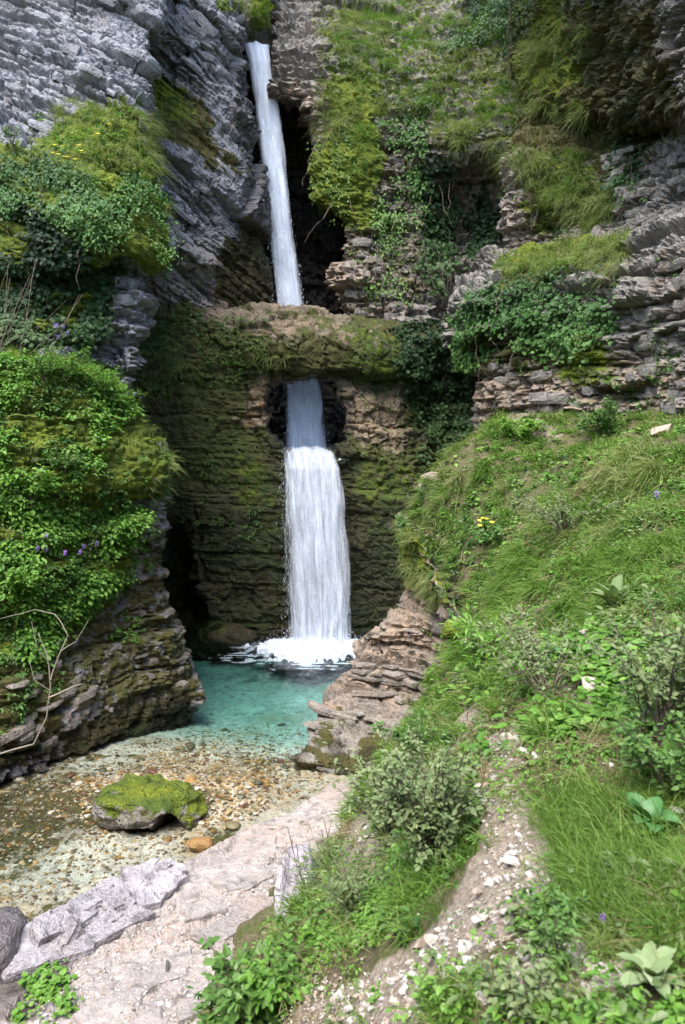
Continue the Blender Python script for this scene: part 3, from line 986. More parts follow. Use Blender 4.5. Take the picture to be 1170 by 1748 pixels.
shelf = heightfield('ground_shelf', -4.2, 1.6, 3.5, 11.2, 0.025, z_shelf, M['pink'],
                    lambda q, A: dict(g=region(q, A, [poly(-200, 1600, 60, 1560, 130, 1600, 60, 1748, -200, 1748)], seed=167),
                                      w=0.6 * sstep(-0.1, 0.5, fbm(A * 1.1, 3, 168)), o=0.25 * sstep(0.1, 0.5, fbm(A * 1.6, 3, 170))))
tag(shelf.obj, kind='structure')


def soil_mat():
    m, t = nt('slope_soil')
    b = NB(t)
    geo = b.n('ShaderNodeNewGeometry')
    P = geo.outputs['Position']
    at_ = b.attr('mask')
    sep = b.n('ShaderNodeSeparateColor')
    t.links.new(at_.outputs['Color'], sep.inputs[0])
    n2 = b.noise(P, 6, 6, 0.65)
    n3 = b.noise(P, 45, 5, 0.7)
    soil = b.mix(b.mr(n3, 0.3, 0.7), (0.08, 0.06, 0.04), (0.22, 0.17, 0.12))
    grav = b.mix(b.mr(n3, 0.35, 0.65), (0.16, 0.12, 0.085), (0.40, 0.34, 0.28))
    green = b.mix(b.mr(n3, 0.3, 0.7), (0.04, 0.06, 0.014), (0.11, 0.13, 0.036))
    c = b.mix(b.mr(n2, 0.38, 0.6), soil, green)
    f = b.mr(b.math('ADD', sep.outputs[2], b.math('MULTIPLY', b.math('SUBTRACT', n2, 0.5), 1.2)), 0.35, 0.6)
    c = b.mix(f, c, grav)
    mo = b.mr(b.math('ADD', sep.outputs[0], b.math('MULTIPLY', b.math('SUBTRACT', n2, 0.5), 1.2)), 0.4, 0.6)
    c = b.mix(mo, c, b.mix(b.mr(n3, 0.3, 0.7), (0.05, 0.07, 0.01), (0.16, 0.18, 0.02)))
    h = b.math('ADD', b.math('MULTIPLY', n2, 0.6), n3)
    b.out(b.princ(c, 0.95, b.bump(h, 0.8, 0.03), 0.15))
    return m


M['soil'] = soil_mat()
PATH = [poly(470, 1730, 540, 1680, 680, 1630, 780, 1570, 815, 1480, 825, 1400, 815, 1330, 830, 1250, 895, 1240, 900, 1330, 915, 1420, 940, 1500, 910, 1570, 860, 1640, 740, 1690, 730, 1800, 540, 1800),
        poly(880, 1590, 1000, 1610, 960, 1680, 880, 1700), poly(1000, 1640, 1080, 1640, 1090, 1680, 1010, 1690), poly(960, 1165, 1060, 1180, 1050, 1225, 970, 1215), poly(985, 1075, 1020, 1075, 1030, 1110, 990, 1110), poly(770, 1200, 830, 1215, 800, 1280, 760, 1260), poly(580, 1400, 640, 1380, 650, 1470, 600, 1520)]
hill = heightfield('hill', -2.2, 6.6, 1.0, 17.6, 0.04, z_hill, M['soil'],
                   lambda q, A: dict(w=np.maximum(region(q, A, PATH, soft=25, wob=50, seed=174), region(q, A, [poly(870, 715, 960, 705, 960, 750, 880, 745)], soft=12, wob=15, seed=177)),
                                     m=0.4 * region(q, A, [poly(740, 960, 800, 1000, 800, 1100, 720, 1080)], seed=175)),
                   cut=lambda A, N: (N[..., 2] < 0.5) & (A[..., 1] > 8.3) & (A[..., 0] < 1.75) & (A[..., 2] < 2.9))
tag(hill.obj, kind='structure')

# unseen slopes added behind and beside the viewer to keep the low sky out
def added_slope(name, P0, P1, h, lean, seed):
    P0, P1 = np.array(P0, float), np.array(P1, float)
    n1, n2 = 60, 40
    u, v = np.meshgrid(np.linspace(0, 1, n1), np.linspace(0, 1, n2))
    A = P0 + u[..., None] * (P1 - P0) + v[..., None] * (np.array(lean) + np.array((0, 0, h)))
    A = A + 0.9 * np.stack([fbm(A * 0.35, 4, seed + c) for c in range(3)], -1)
    m_ = np.zeros((n1 * n2, 4))
    m_[:, 0] = 0.5
    o = link_mesh(name, A.reshape(-1, 3), grid_faces(n2, n1), M['brown'], None, False, {'mask': m_})
    return tag(o, kind='structure')


added_slope('added_hill_behind', (-16, -7, -1), (16, -7, -1), 13, (0, -5, 0), 401)
added_slope('added_hill_left', (-8.5, -7, -1), (-7.6, 9.5, -1), 14, (-3, 0, 0), 402)
added_slope('added_hill_right', (7.5, 9, 2), (8.5, -7, 2), 11, (3, 0, 0), 403)

# ------------------------------------------------------------------ water of the pool and the stream
def water_mat():
    m, t = nt('pool_water')
    b = NB(t)
    P = b.n('ShaderNodeNewGeometry').outputs['Position']
    at_ = b.attr('chop').outputs['Fac']
    n1 = b.noise(b.scale(P, (1, 1.4, 1)), 3.2, 3)
    n2 = b.noise(b.scale(P, (1, 1.6, 1)), 11, 3)
    h = b.math('ADD', b.math('MULTIPLY', n1, b.mr(at_, 0, 1, 0.3, 0.9)), b.math('MULTIPLY', n2, b.mr(at_, 0, 1, 0.2, 0.7)))
    nrm = b.bump(h, 0.8, 0.06)
    gl = b.n('ShaderNodeBsdfGlossy')
    gl.inputs['Roughness'].default_value = 0.03
    t.links.new(nrm, gl.inputs['Normal'])
    rf = b.n('ShaderNodeBsdfTransparent')
    fr = b.n('ShaderNodeFresnel')
    fr.inputs['IOR'].default_value = 1.33
    t.links.new(nrm, fr.inputs['Normal'])
    mx = b.n('ShaderNodeMixShader')
    t.links.new(fr.outputs[0], mx.inputs[0])
    t.links.new(rf.outputs[0], mx.inputs[1])
    t.links.new(gl.outputs[0], mx.inputs[2])
    va = b.n('ShaderNodeVolumeAbsorption')
    va.inputs['Color'].default_value = (0.26, 0.84, 0.85, 1)
    va.inputs['Density'].default_value = 0.68
    b.out(mx.outputs[0], va.outputs[0])
    return m


M['water'] = water_mat()
xs = np.arange(-8.4, 2.41, 0.06)
ys = np.arange(20.4, 4.6, -0.06)
X, Y = np.meshgrid(xs, ys)
dfall = np.sqrt((X + 0.6) ** 2 + (Y - 18.0) ** 2)
chop = np.exp(-(dfall / 3.4) ** 2)
Q = np.stack((X, Y), -1)
Z = 0.05 * chop * fbm(P3(Q, 3.2), 3, 181) + 0.012 * fbm(P3(Q, 2.0), 3, 182) * sstep(5, 14, Y)
A = np.stack((X, Y, Z), -1)
nv, nu = X.shape
fa = grid_faces(nv, nu)
i = np.arange(nv * nu).reshape(nv, nu)
loop = np.concatenate((i[0, :-1], i[:-1, -1], i[-1, :0:-1], i[:0:-1, 0]))
low = A.reshape(-1, 3)[loop].copy()
low[:, 2] = -3.0
b0 = nv * nu
nl = len(loop)
k0 = np.arange(nl)
k1 = (k0 + 1) % nl
side = np.stack((loop[k0], loop[k1], b0 + k1, b0 + k0), -1)
# flat floor of the body of water: 4 corners
c4 = np.array([[-8.4, ys[0], -3], [xs[-1], ys[0], -3], [xs[-1], ys[-1], -3], [-8.4, ys[-1], -3]])
cen = np.array([[-3, 12, -3.0]])
Vw = np.concatenate((A.reshape(-1, 3), low, cen))
bot = np.stack((b0 + k0, b0 + k1, np.full(nl, b0 + nl), np.full(nl, b0 + nl)), -1)
tri = np.concatenate((fa[:, [0, 1, 2]], fa[:, [0, 2, 3]], side[:, [0, 1, 2]], side[:, [0, 2, 3]], bot[:, :3]))
water = link_mesh('water', Vw, tri, M['water'], None, True, {'chop': np.concatenate((chop.ravel(), np.zeros(nl + 1)))})
tag(water, kind='structure')

# ------------------------------------------------------------------ banded outcrop at the right of the pool
rows = [
    [(684, 884, 13.6), (702, 912, 12.9), (742, 980, 11.8), (796, 1065, 10.4), (850, 1095, 9.6)],
    [(684, 925, 13.7), (706, 950, 12.9), (746, 1005, 12.0), (798, 1078, 10.6), (850, 1105, 9.8)],
    [(690, 975, 13.8), (715, 990, 13.2), (750, 1026, 12.4), (802, 1088, 11.0), (860, 1115, 10.2)],
]
for zz, (lx, ly), (rx, ry) in ((1.9, (693, 1010), (800, 1078)), (1.6, (655, 1064), (790, 1092)), (1.2, (614, 1104), (785, 1130)), (0.9, (604, 1142), (775, 1166)), (0.62, (598, 1166), (765, 1192)),
                               (0.42, (574, 1200), (750, 1222)), (0.24, (550, 1237), (730, 1262)), (0.10, (542, 1268), (705, 1298)), (0.0, (514, 1302), (670, 1336)), (-0.4, (510, 1345), (670, 1390))):
    row = []
    for f_ in (0, 0.3, 0.62, 1.0, 1.4):
        px, py = lx + (rx - lx) * f_, ly + (ry - ly) * (f_ if f_ <= 1 else 1 + 0.5 * (f_ - 1)) - 6 * math.sin(math.pi * min(f_, 1))
        row.append((px, py, (CAMZ - zz) * F / (py - HY)))
    rows.append(row)
rows = wrap(rows, 14.5, True)
outcrop = build_sheet('rock_outcrop', rows, 0.026,
                      lambda P: rocky(P, 2, 191, 0.026, coarse=0.15, fine=0.075, rough=0.025, th=(0.13, 0.32), thf=(0.035, 0.09), blk=(0.9, 3.0), blkf=(0.4, 1.6), block=0.10) + 0.02, M['outcrop'],
                      step=(1911, 0.05, 0.15), masks=lambda q, P: dict(g=0.9 * sstep(0.22, -0.05, P[..., 2] + 0.25 * fbm(P * 2, 2, 192)), o=0.75 * sstep(0.35, 0.0, P[..., 2] + 0.5 * fbm(P * 2.5, 2, 194)),
                                        w=0.8 * sstep(-0.3, 0.4, fbm(P * 0.9, 3, 193)) * (P[..., 2] > 0.3), m=0.7 * sstep(1.9, 2.4, P[..., 2] + 0.3 * fbm(P * 2, 2, 195))), back=0.6)
tag(outcrop.obj, 'banded brown rock outcrop stepping down into the pool', 'rock outcrop')


# ------------------------------------------------------------------ loose and jutting pieces of rock
def slab_mesh(name, seed, mat, n=7):
    """flat angular piece of bedded rock, one unit across, 48 to 60 triangles"""
    r = np.random.default_rng(seed)
    ang = np.sort((np.arange(n) + r.uniform(-0.4, 0.4, n)) * 2 * math.pi / n)
    c, s_ = np.cos(ang), np.sin(ang)
    rad = 0.5 / np.maximum(np.abs(c), np.abs(s_)) ** 0.85 * r.uniform(0.72, 1.12, n)
    V, rings = [], ((-0.5, 0.9), (-0.12, 1.02), (0.34, 0.98), (0.5, 0.9))
    for z, k in rings:
        jit = r.uniform(0.93, 1.05, n)
        V += [(rad[i] * k * jit[i] * c[i], rad[i] * k * jit[i] * s_[i], z + r.uniform(-0.16, 0.16)) for i in range(n)]
    V += [(0, 0, -0.5), (r.uniform(-0.1, 0.1), r.uniform(-0.1, 0.1), 0.54)]
    Fc = []
    for k in range(len(rings) - 1):
        for i in range(n):
            a, b_ = k * n + i, k * n + (i + 1) % n
            Fc += [(a, b_, b_ + n), (a, b_ + n, a + n)]
    L = len(rings)
    for i in range(n):
        Fc += [(i, L * n, (i + 1) % n), ((L - 1) * n + i, (L - 1) * n + (i + 1) % n, L * n + 1)]
    Fc = [(f[0], f[2], f[1]) if k >= (L - 1) * 2 * n and k % 2 == 0 and False else f for k, f in enumerate(Fc)]
    me = bpy.data.meshes.new(name)
    me.from_pydata(V, [], Fc)
    me.materials.append(mat)
    me.update()
    return me


import bmesh


def stone_mesh(name, seed, mat, flat=0.6, npts=16, round_=False):
    """angular (or water-rounded) stone, one unit across"""
    r = np.random.default_rng(seed)
    bm = bmesh.new()
    if round_:
        bmesh.ops.create_icosphere(bm, subdivisions=2, radius=0.5)
        P = np.array([v.co for v in bm.verts])
        d = 1 + 0.28 * fbm(P * 2.2 + seed * 3.1, 2, seed)
        for v, k in zip(bm.verts, d):
            v.co = v.co * float(k)
            v.co.z *= flat
            v.co.y *= 0.78
    else:
        p = r.normal(0, 1, (npts, 3))
        p = p / np.linalg.norm(p, axis=1, keepdims=True) * 0.5 * r.uniform(0.8, 1.1, (npts, 1)) * np.array((1, 0.75, flat))
        for q_ in p:
            bm.verts.new(q_)
        bmesh.ops.convex_hull(bm, input=bm.verts)
        for v in [v for v in bm.verts if not v.link_faces]:
            bm.verts.remove(v)
    for f in bm.faces:
        f.smooth = round_
    bmesh.ops.triangulate(bm, faces=bm.faces)
    me = bpy.data.meshes.new(name)
    bm.to_mesh(me)
    bm.free()
    me.materials.append(mat)
    return me


def put(name, me, loc, ax, nz, scale, parent=None):
    """place a shared mesh with its x axis along ax and its z axis along nz"""
    o = bpy.data.objects.new(name, me)
    COL.objects.link(o)
    z = Vector(nz).normalized()
    x = Vector(ax)
    x = (x - x.dot(z) * z).normalized()
    y = z.cross(x)
    from mathutils import Matrix
    R_ = Matrix((x, y, z)).transposed().to_4x4()
    o.parent = parent
    o.matrix_world = Matrix.Translation(Vector(loc)) @ R_ @ Matrix.Diagonal((scale[0], scale[1], scale[2], 1.0))
    return o


def slabs_on(s, patch, n, seed, dip, mat, Ls=(0.25, 0.9), th=(0.06, 0.18), avoid=True, out=0.04):
    """jutting blocks bedded like the cliff they belong to"""
    rng = np.random.default_rng(seed)
    mes = [slab_mesh('rock_slab', seed + i, mat) for i in range(6)]
    sd_ = poly_sdf(s.q, patch)
    ok = (sd_ > 0)
    if avoid:
        ok &= (s.m[..., 0] < 0.35)
    idx = np.flatnonzero(ok.ravel())
    if len(idx) == 0:
        return
    a = math.radians(dip)
    bn = np.array((math.sin(a), -0.05, math.cos(a)))
    for i in rng.choice(idx, n):
        p = s.V.reshape(-1, 3)[i]
        nn = s.N0.reshape(-1, 3)[i]
        ax = np.cross(nn, bn)
        L = rng.uniform(*Ls) * rng.uniform(0.6, 1)
        t_ = rng.uniform(*th)
        D_ = min(L, rng.uniform(0.25, 0.5))
        tilt = rng.normal(0, 0.05, 3)
        put('rock_slab', mes[rng.integers(6)], p + nn * (out - 0.40 * D_), ax + rng.normal(0, 0.08, 3), bn + tilt, (L, D_, t_), s.obj)


slabs_on(cliff_left, poly(0, -20, 265, -20, 245, 170, 190, 165, 60, 235, 0, 240), 90, 300, 27, M['grey'], (0.3, 1.0), (0.06, 0.2))
slabs_on(cliff_left, poly(175, 480, 245, 480, 238, 640, 170, 610), 26, 310, 4, M['grey'], (0.25, 0.6), (0.08, 0.2))
slabs_on(cliff_left, poly(240, 870, 285, 870, 320, 1180, 120, 1260, 0, 1300, 0, 1180, 200, 1030), 110, 320, 1, M['brown'], (0.25, 0.8), (0.05, 0.13))
slabs_on(cliff_mid, poly(255, -20, 415, -20, 400, 120, 400, 300, 380, 430, 260, 480), 50, 330, 36, M['grey'], (0.4, 1.2), (0.08, 0.22))
slabs_on(cliff_d, poly(590, 400, 690, 440, 680, 545, 595, 545), 30, 350, 4, M['right'], (0.3, 0.8), (0.08, 0.2))
slabs_on(cliff_e, poly(1030, 250, 1170, 250, 1170, 400, 1050, 400), 60, 360, -4, M['right'], (0.25, 0.8), (0.08, 0.2))
slabs_on(cliff_f, poly(830, 610, 1000, 620, 1045, 460, 1170, 410, 1170, 710, 860, 700), 50, 370, -2, M['right'], (0.25, 0.9), (0.07, 0.2))
slabs_on(outcrop, poly(690, 1000, 790, 1080, 690, 1260, 640, 1330, 520, 1300, 600, 1150, 620, 1080), 60, 380, 2, M['outcrop'], (0.4, 1.3), (0.04, 0.10), out=0.05)
slabs_on(outcrop, poly(600, 1150, 740, 1180, 700, 1290, 640, 1340, 520, 1305, 545, 1240), 46, 386, 3, M['outcrop'], (0.5, 1.4), (0.04, 0.09), out=0.06)

# grey broken ledge along the near water's edge
ledge = empty('rock_ledge', at(190, 1560, 7.7))
tag(ledge, 'broken pale grey bedded rock ledge along the near edge of the stream', 'rock ledge')
lm = [slab_mesh('rock_slab', 400 + i, M['slab'], 8) for i in range(8)]
rng = np.random.default_rng(41)
LG = [(70, 1612, 0.62, 0.2), (105, 1585, 0.7, 0.24), (150, 1602, 0.5, 0.16), (165, 1560, 0.65, 0.22), (212, 1542, 0.55, 0.2), (215, 1575, 0.42, 0.12), (255, 1535, 0.4, 0.18), (60, 1640, 0.5, 0.16), (120, 1625, 0.5, 0.13),
      (185, 1525, 0.4, 0.2), (238, 1508, 0.5, 0.2), (290, 1492, 0.5, 0.1), (95, 1605, 0.4, 0.3), (180, 1580, 0.35, 0.26), (140, 1578, 0.45, 0.28), (270, 1520, 0.45, 0.14), (200, 1556, 0.35, 0.24), (300, 1505, 0.3, 0.1), (230, 1530, 0.3, 0.26), (85, 1595, 0.3, 0.3)]
LG += [(float(rng.uniform(60, 300)), 0.0, float(rng.uniform(0.14, 0.3)), float(rng.uniform(0.1, 0.3))) for _ in range(9)]
LG = [(x_, y_ or 1655 - 0.60 * x_ + float(rng.uniform(-22, 22)), l_, t2) for x_, y_, l_, t2 in LG]
for k, (px, py, L, t_) in enumerate(LG):
    Yd = (CAMZ - 0.12) * F / (py - HY)
    p = at(px, py, Yd)
    o = put('rock_slab', lm[k % 8], p, (0.75, 0.62, 0) + rng.normal(0, 0.2, 3), (0.12, -0.16, 1) + rng.normal(0, 0.13, 3), (L * rng.uniform(0.8, 1.2), L * rng.uniform(0.4, 0.8), t_ * rng.uniform(0.5, 1.1)))
    o.parent = ledge
    o.matrix_parent_inverse = ledge.matrix_world.inverted() if False else o.matrix_parent_inverse
    o.location = Vector(p) - ledge.location
sh = [slab_mesh('shelf_slab', 430 + i, M['pink'], 10) for i in range(6)]
for (px, py, L) in ((470, 1640, .45), (250, 1640, .5), (440, 1520, .6), (520, 1440, .5), (380, 1560, .5), (300, 1600, .45), (180, 1690, .5), (330, 1690, .4), (560, 1400, .4), (420, 1470, .6), (240, 1725, .5), (470, 1570, .35), (350, 1520, .5)):
    Yd = (CAMZ - 0.3) * F / (py - HY)
    p = at(px, py, Yd)
    pz = float(z_shelf(np.array([[p[0], p[1]]]))[0])
    put('rock_slab', sh[int(rng.integers(6))], (p[0], p[1], pz - 0.01), (0.75, 0.62, 0) + rng.normal(0, 0.15, 3), (0.08, -0.08, 1) + rng.normal(0, 0.04, 3), (L, L * 0.55, 0.09), shelf.obj)


def blob(name, loc, size, seed, mat, shape=None, sub=5, rough=0.12, mask=None, label=None, cat='boulder'):
    """rounded boulder"""
    bm = bmesh.new()
    bmesh.ops.create_icosphere(bm, subdivisions=sub, radius=1.0)
    P = np.array([v.co for v in bm.verts])
    fc = np.array([[v.index for v in f.verts] for f in bm.faces])
    bm.free()
    N_ = P.copy()
    P = P * (1 + 0.28 * fbm(P * 1.1 + seed, 3, seed)[:, None])
    if shape is not None:
        P = shape(P)
    W_ = P * np.array(size)
    f1, f2, cid = cells(W_ * 4.5 + seed, seed)
    W_ = W_ + N_ * (rough * (0.5 * (cid - 0.5) + 0.6 * fbm(W_ * 4 + seed, 4, seed + 2)) * min(size))[:, None]
    mk = np.zeros((len(P), 4))
    if mask is not None:
        mk[:, 0], mk[:, 1], mk[:, 3] = mask(P, N_, W_)
    o = link_mesh(name, W_, fc, mat, None, False, {'mask': mk})
    o.location = loc
    return tag(o, label, cat)


def bshape(P):
    P = P.copy()
    # hollow under the right end and a flat underside
    d = np.sqrt(((P[:, 0] - 0.48) / 0.20) ** 2 + ((P[:, 1] + 0.75) / 0.7) ** 2 + ((P[:, 2] + 0.35) / 0.5) ** 2)
    k = np.exp(-d ** 4)
    P[:, 1] += 0.8 * k
    P[:, 2] += 0.25 * k
    P[:, 2] -= 0.42 * np.clip(P[:, 0] - 0.1, 0, 2)
    P[:, 2] = np.where(P[:, 2] > 0.55, 0.55 + 0.4 * (P[:, 2] - 0.55), P[:, 2])
    return P


Yb = CAMZ * F / (1408 - HY)
blob('mossy_boulder', at(243, 1378, Yb) + np.array((0, 0.2, -0.02)), (0.68, 0.48, 0.27), 3, M['right'], bshape, 6, 0.5,
     lambda P, N, W_: (np.clip(0.22 + 0.7 * N[:, 2] + 0.75 * fbm(W_ * 3.5, 3, 8) + 0.35 * (P[:, 0] > 0.45), 0, 1), np.where(W_[:, 2] < -0.12, 0.7, 0.0), 0.35 + 0 * P[:, 0]),
     'moss-topped boulder with a hollow under one end, lying in the shallow stream')
blob('pale_boulder', at(515, 1530, 5.9), (0.16, 0.42, 0.30), 12, M['slab'], None, 5, 0.6, None, 'pale grey boulder leaning at the foot of the slope beside the pink shelf')
blob('grey_boulder', at(-8, 1640, 6.9), (0.22, 0.4, 0.4), 15, M['slab'], None, 4, 0.3, lambda P, N, W_: (0 * P[:, 0], 0.6 + 0 * P[:, 0], 0.2 + 0 * P[:, 0]),
     'dark grey wet boulder at the lower left edge of the picture')
blob('orange_stone', at(342, 1440, 8.98), (0.16, 0.12, 0.08), 18, pebble_mat('orange_stone', [(0.34, 0.19, 0.06), (0.30, 0.17, 0.06)]), None, 3, 0.3, None, 'ochre orange stone in the water beside the mossy boulder', 'stone')
blob('mossy_rock', at(895 - 120, 1075, 9.6), (0.14, 0.16, 0.12), 19, M['brown'], None, 4, 0.3, lambda P, N, W_: (0.8 + 0 * P[:, 0], 0 * P[:, 0], 0 * P[:, 0]), 'small rock capped with yellow moss on the edge of the slope')
blob('wet_boulder', at(395, 1088, 18.35), (0.55, 0.3, 0.28), 23, M['brown'], None, 4, 0.3, lambda P, N, W_: (0.3 * (N[:, 0] < -0.2), 0.9 + 0 * P[:, 0], 0.5 + 0 * P[:, 0]), 'dark wet boulder at the foot of the mossy wall beside the splash')

# stones lying in the stream
M['peb'] = pebble_mat('stream_stone', [(0.40, 0.35, 0.25), (0.26, 0.15, 0.05), (0.46, 0.43, 0.34), (0.12, 0.08, 0.04), (0.30, 0.24, 0.14), (0.13, 0.06, 0.035), (0.40, 0.30, 0.15), (0.09, 0.085, 0.045), (0.34, 0.19, 0.05), (0.20, 0.17, 0.09)], 0.45)
M['grav'] = pebble_mat('pale_stone', [(0.50, 0.43, 0.36), (0.58, 0.52, 0.46), (0.40, 0.32, 0.25), (0.52, 0.48, 0.45), (0.46, 0.36, 0.28), (0.62, 0.58, 0.54)], 0.85)
STREAM = poly(-40, 1330, 60, 1310, 300, 1255, 520, 1290, 585, 1338, 430, 1395, 330, 1460, 190, 1535, 40, 1620, -40, 1640)


def pick_on(s, patch, n, seed, wob=10):
    rng_ = np.random.default_rng(seed)
    sd_ = poly_sdf(s.q, patch) + fbm(s.V * 2, 2, seed) * wob
    idx = np.flatnonzero((sd_ > 0).ravel())
    i_ = rng_.choice(idx, n)
    P = s.V.reshape(-1, 3)[i_].copy()
    P[:, :2] += rng_.uniform(-0.02, 0.02, (n, 2))
    return P


pm = [stone_mesh('stream_stone', 500 + i, M['peb'], 0.5 + 0.1 * (i % 3), 16, i % 2 == 0) for i in range(8)]
rng = np.random.default_rng(5)
POOLBED = poly(300, 1240, 540, 1235, 530, 1290, 300, 1260)
PP = np.concatenate((pick_on(bed, STREAM, 90, 501), pick_on(bed, poly(120, 1320, 330, 1270, 540, 1300, 440, 1390, 340, 1420, 150, 1400), 180, 502), pick_on(bed, POOLBED, 30, 503)))
for k, p in enumerate(PP):
    L = float(np.clip(rng.lognormal(-2.45, 0.36), 0.06, 0.3))
    o = put('stream_stone', pm[k % 8], p + np.array((0, 0, 0.06 * L)), (math.cos(k * 2.4), math.sin(k * 2.4), 0), rng.normal(0, 0.15, 3) + (0, 0, 1), (L, L, L * rng.uniform(0.5, 0.9)))
    tag(o, 'small brown, ochre or pale stone lying on the shallow stream bed', 'stone', 'stones on the stream bed')


def merged(name, mes, P, L, seed, mat, flat=(0.5, 1.0)):
    """many small stones as one mass"""
    rng_ = np.random.default_rng(seed)
    Vs, Fs, R_, n0 = [], [], [], 0
    tv = [np.array([v.co for v in m.vertices]) for m in mes]
    tf = [np.array([list(p.vertices) for p in m.polygons]) for m in mes]
    for k in range(len(mes)):
        sel = np.arange(len(P)) % len(mes) == k
        n = sel.sum()
        a = rng_.uniform(0, 6.283, n)
        c, s_ = np.cos(a), np.sin(a)
        v = tv[k][None] * L[sel][:, None, None] * np.stack((np.ones(n), np.ones(n), rng_.uniform(*flat, n)), -1)[:, None, :]
        x = v[..., 0] * c[:, None] - v[..., 1] * s_[:, None]
        y = v[..., 0] * s_[:, None] + v[..., 1] * c[:, None]
        v = np.stack((x, y, v[..., 2]), -1) + P[sel][:, None, :]
        Vs.append(v.reshape(-1, 3))
        f = tf[k][None] + (n0 + np.arange(n) * len(tv[k]))[:, None, None]
        Fs.append(f.reshape(-1, 3))
        R_.append(np.repeat(rng_.random(n), len(tv[k])))
        n0 += n * len(tv[k])
    return link_mesh(name, np.concatenate(Vs), np.concatenate(Fs), mat, None, False, {'rnd': np.concatenate(R_)})


small = [stone_mesh('grit', 520 + i, M['peb'], 0.6, 9) for i in range(5)]
P_ = np.concatenate((pick_on(bed, STREAM, 5200, 510), pick_on(bed, POOLBED, 500, 511), pick_on(bed, poly(120, 1320, 330, 1270, 540, 1300, 440, 1390, 340, 1420, 150, 1400), 3000, 512)))
tag(merged('pebbles', small, P_, np.clip(rng.lognormal(-2.95, 0.42, len(P_)), 0.02, 0.11), 6, M['peb']), 'fine pebbles covering the shallow stream bed', 'pebbles', kind='stuff')

# stones on the path and on the shelf
ps = [stone_mesh('path_stone', 540 + i, M['grav'], 0.55, 14) for i in range(8)]
PP = np.concatenate((pick_on(hill, PATH[0], 170, 541, 40), pick_on(hill, poly(480, 1650, 620, 1630, 720, 1680, 720, 1748, 480, 1748), 60, 542), pick_on(hill, poly(590, 1390, 640, 1380, 650, 1460, 600, 1480), 20, 545)))
for k, p in enumerate(PP):
    L = float(np.clip(rng.lognormal(-3.35, 0.42), 0.016, 0.10))
    o = put('path_stone', ps[k % 8], p + np.array((0, 0, 0.2 * L)), (math.cos(k * 1.7), math.sin(k * 1.7), 0), rng.normal(0, 0.2, 3) + (0, 0, 1), (L, L, L))
    tag(o, 'small pale angular stone on the earth path up the slope', 'stone', 'stones on the path')
PP = np.concatenate((pick_on(hill, poly(760, 900, 1180, 760, 1180, 1250, 920, 1230, 800, 1120), 46, 551, 20), pick_on(hill, poly(930, 1250, 1180, 1250, 1180, 1740, 900, 1740, 960, 1500), 50, 552, 20), pick_on(hill, poly(600, 1400, 760, 1280, 810, 1400, 760, 1520, 620, 1560), 24, 553, 20)))
for k, p in enumerate(PP):
    L = float(np.clip(rng.lognormal(-4.0, 0.35) * (p[1] / 2.2) ** 0.75, 0.02, 0.16))
    o = put('slope_stone', ps[k % 8], p + np.array((0, 0, 0.3 * L)), (math.cos(k * 1.7), math.sin(k * 1.7), 0), rng.normal(0, 0.2, 3) + (0, -0.1, 1), (L, L, L))
    tag(o, 'pale stone lying loose among the grass and herbs of the slope', 'stone', 'stones strewn over the slope')
BIG = [(795, 1618, 'broad pale stone lying across the lower path', 0.085), (905, 1502, 'squarish tan stone at the edge of the grass beside the path', 0.06), (738, 1605, 'flat pinkish stone beside the broad pale path stone', 0.075), (865, 1360, 'flat whitish stone at the head of the path', 0.08),
       (845, 1330, 'whitish stone where the path goes out of sight', 0.08), (875, 1455, 'pale stone in the middle of the path below the tussock', 0.06), (835, 1705, 'jagged white stone near the bottom edge by the herbs', 0.06), (712, 1562, 'single white stone among leaves left of the path', 0.045),
       (1000, 1085, 'whitish rock lying in the grass below the pale rosette', 0.16), (1025, 1175, 'grey flat rock set in the slope under the twiggy shrub', 0.22), (860, 1262, 'white stone standing out from the grass above the path', 0.10), (1130, 735, 'grey rock showing at the top of the slope', 0.4),
       (735, 815, 'pale rock on the brow of the slope beside the dark alcove', 0.4), (690, 830, 'small pale rock at the tip of the slope brow', 0.3)]
for k, (px, py, lb, L) in enumerate(BIG):
    sdist = ((hill.q - np.array((px, py))) ** 2).sum(-1)
    i_ = np.argmin(np.where(sdist < 160, hill.V[..., 1], 99) + sdist * 0.002)
    p = hill.V.reshape(-1, 3)[i_]
    o = put('pale_stone', ps[k % 8], p + np.array((0, 0, 0.15 * L)), (math.cos(k * 1.3), 0.3 * math.sin(k * 1.7), 0), rng.normal(0, 0.12, 3) + (0, -0.2, 1), (L * 1.1, L, L))
    tag(o, lb, 'stone')
P_ = np.concatenate((pick_on(hill, PATH[0], 5000, 543, 40), pick_on(hill, PATH[1], 800, 544, 30), pick_on(hill, PATH[2], 600, 546, 20)))
sm2 = [stone_mesh('grit', 560 + i, M['grav'], 0.6, 9) for i in range(5)]
tag(merged('gravel', sm2, P_, np.clip(rng.lognormal(-4.4, 0.45, len(P_)), 0.006, 0.04), 9, M['grav']), 'pale gravel scattered over the earth path', 'gravel', kind='stuff')
SHELFP = poly(60, 1748, 130, 1640, 250, 1560, 420, 1480, 560, 1400, 590, 1390, 560, 1450, 460, 1560, 330, 1700, 330, 1748)
P_ = pick_on(shelf, SHELFP, 3800, 547, 30)
tag(merged('gravel', sm2, P_, np.clip(rng.lognormal(-3.75, 0.5, len(P_)), 0.01, 0.07), 10, M['grav']), 'pale grit and chips lying on the pink rock shelf', 'gravel', kind='stuff')

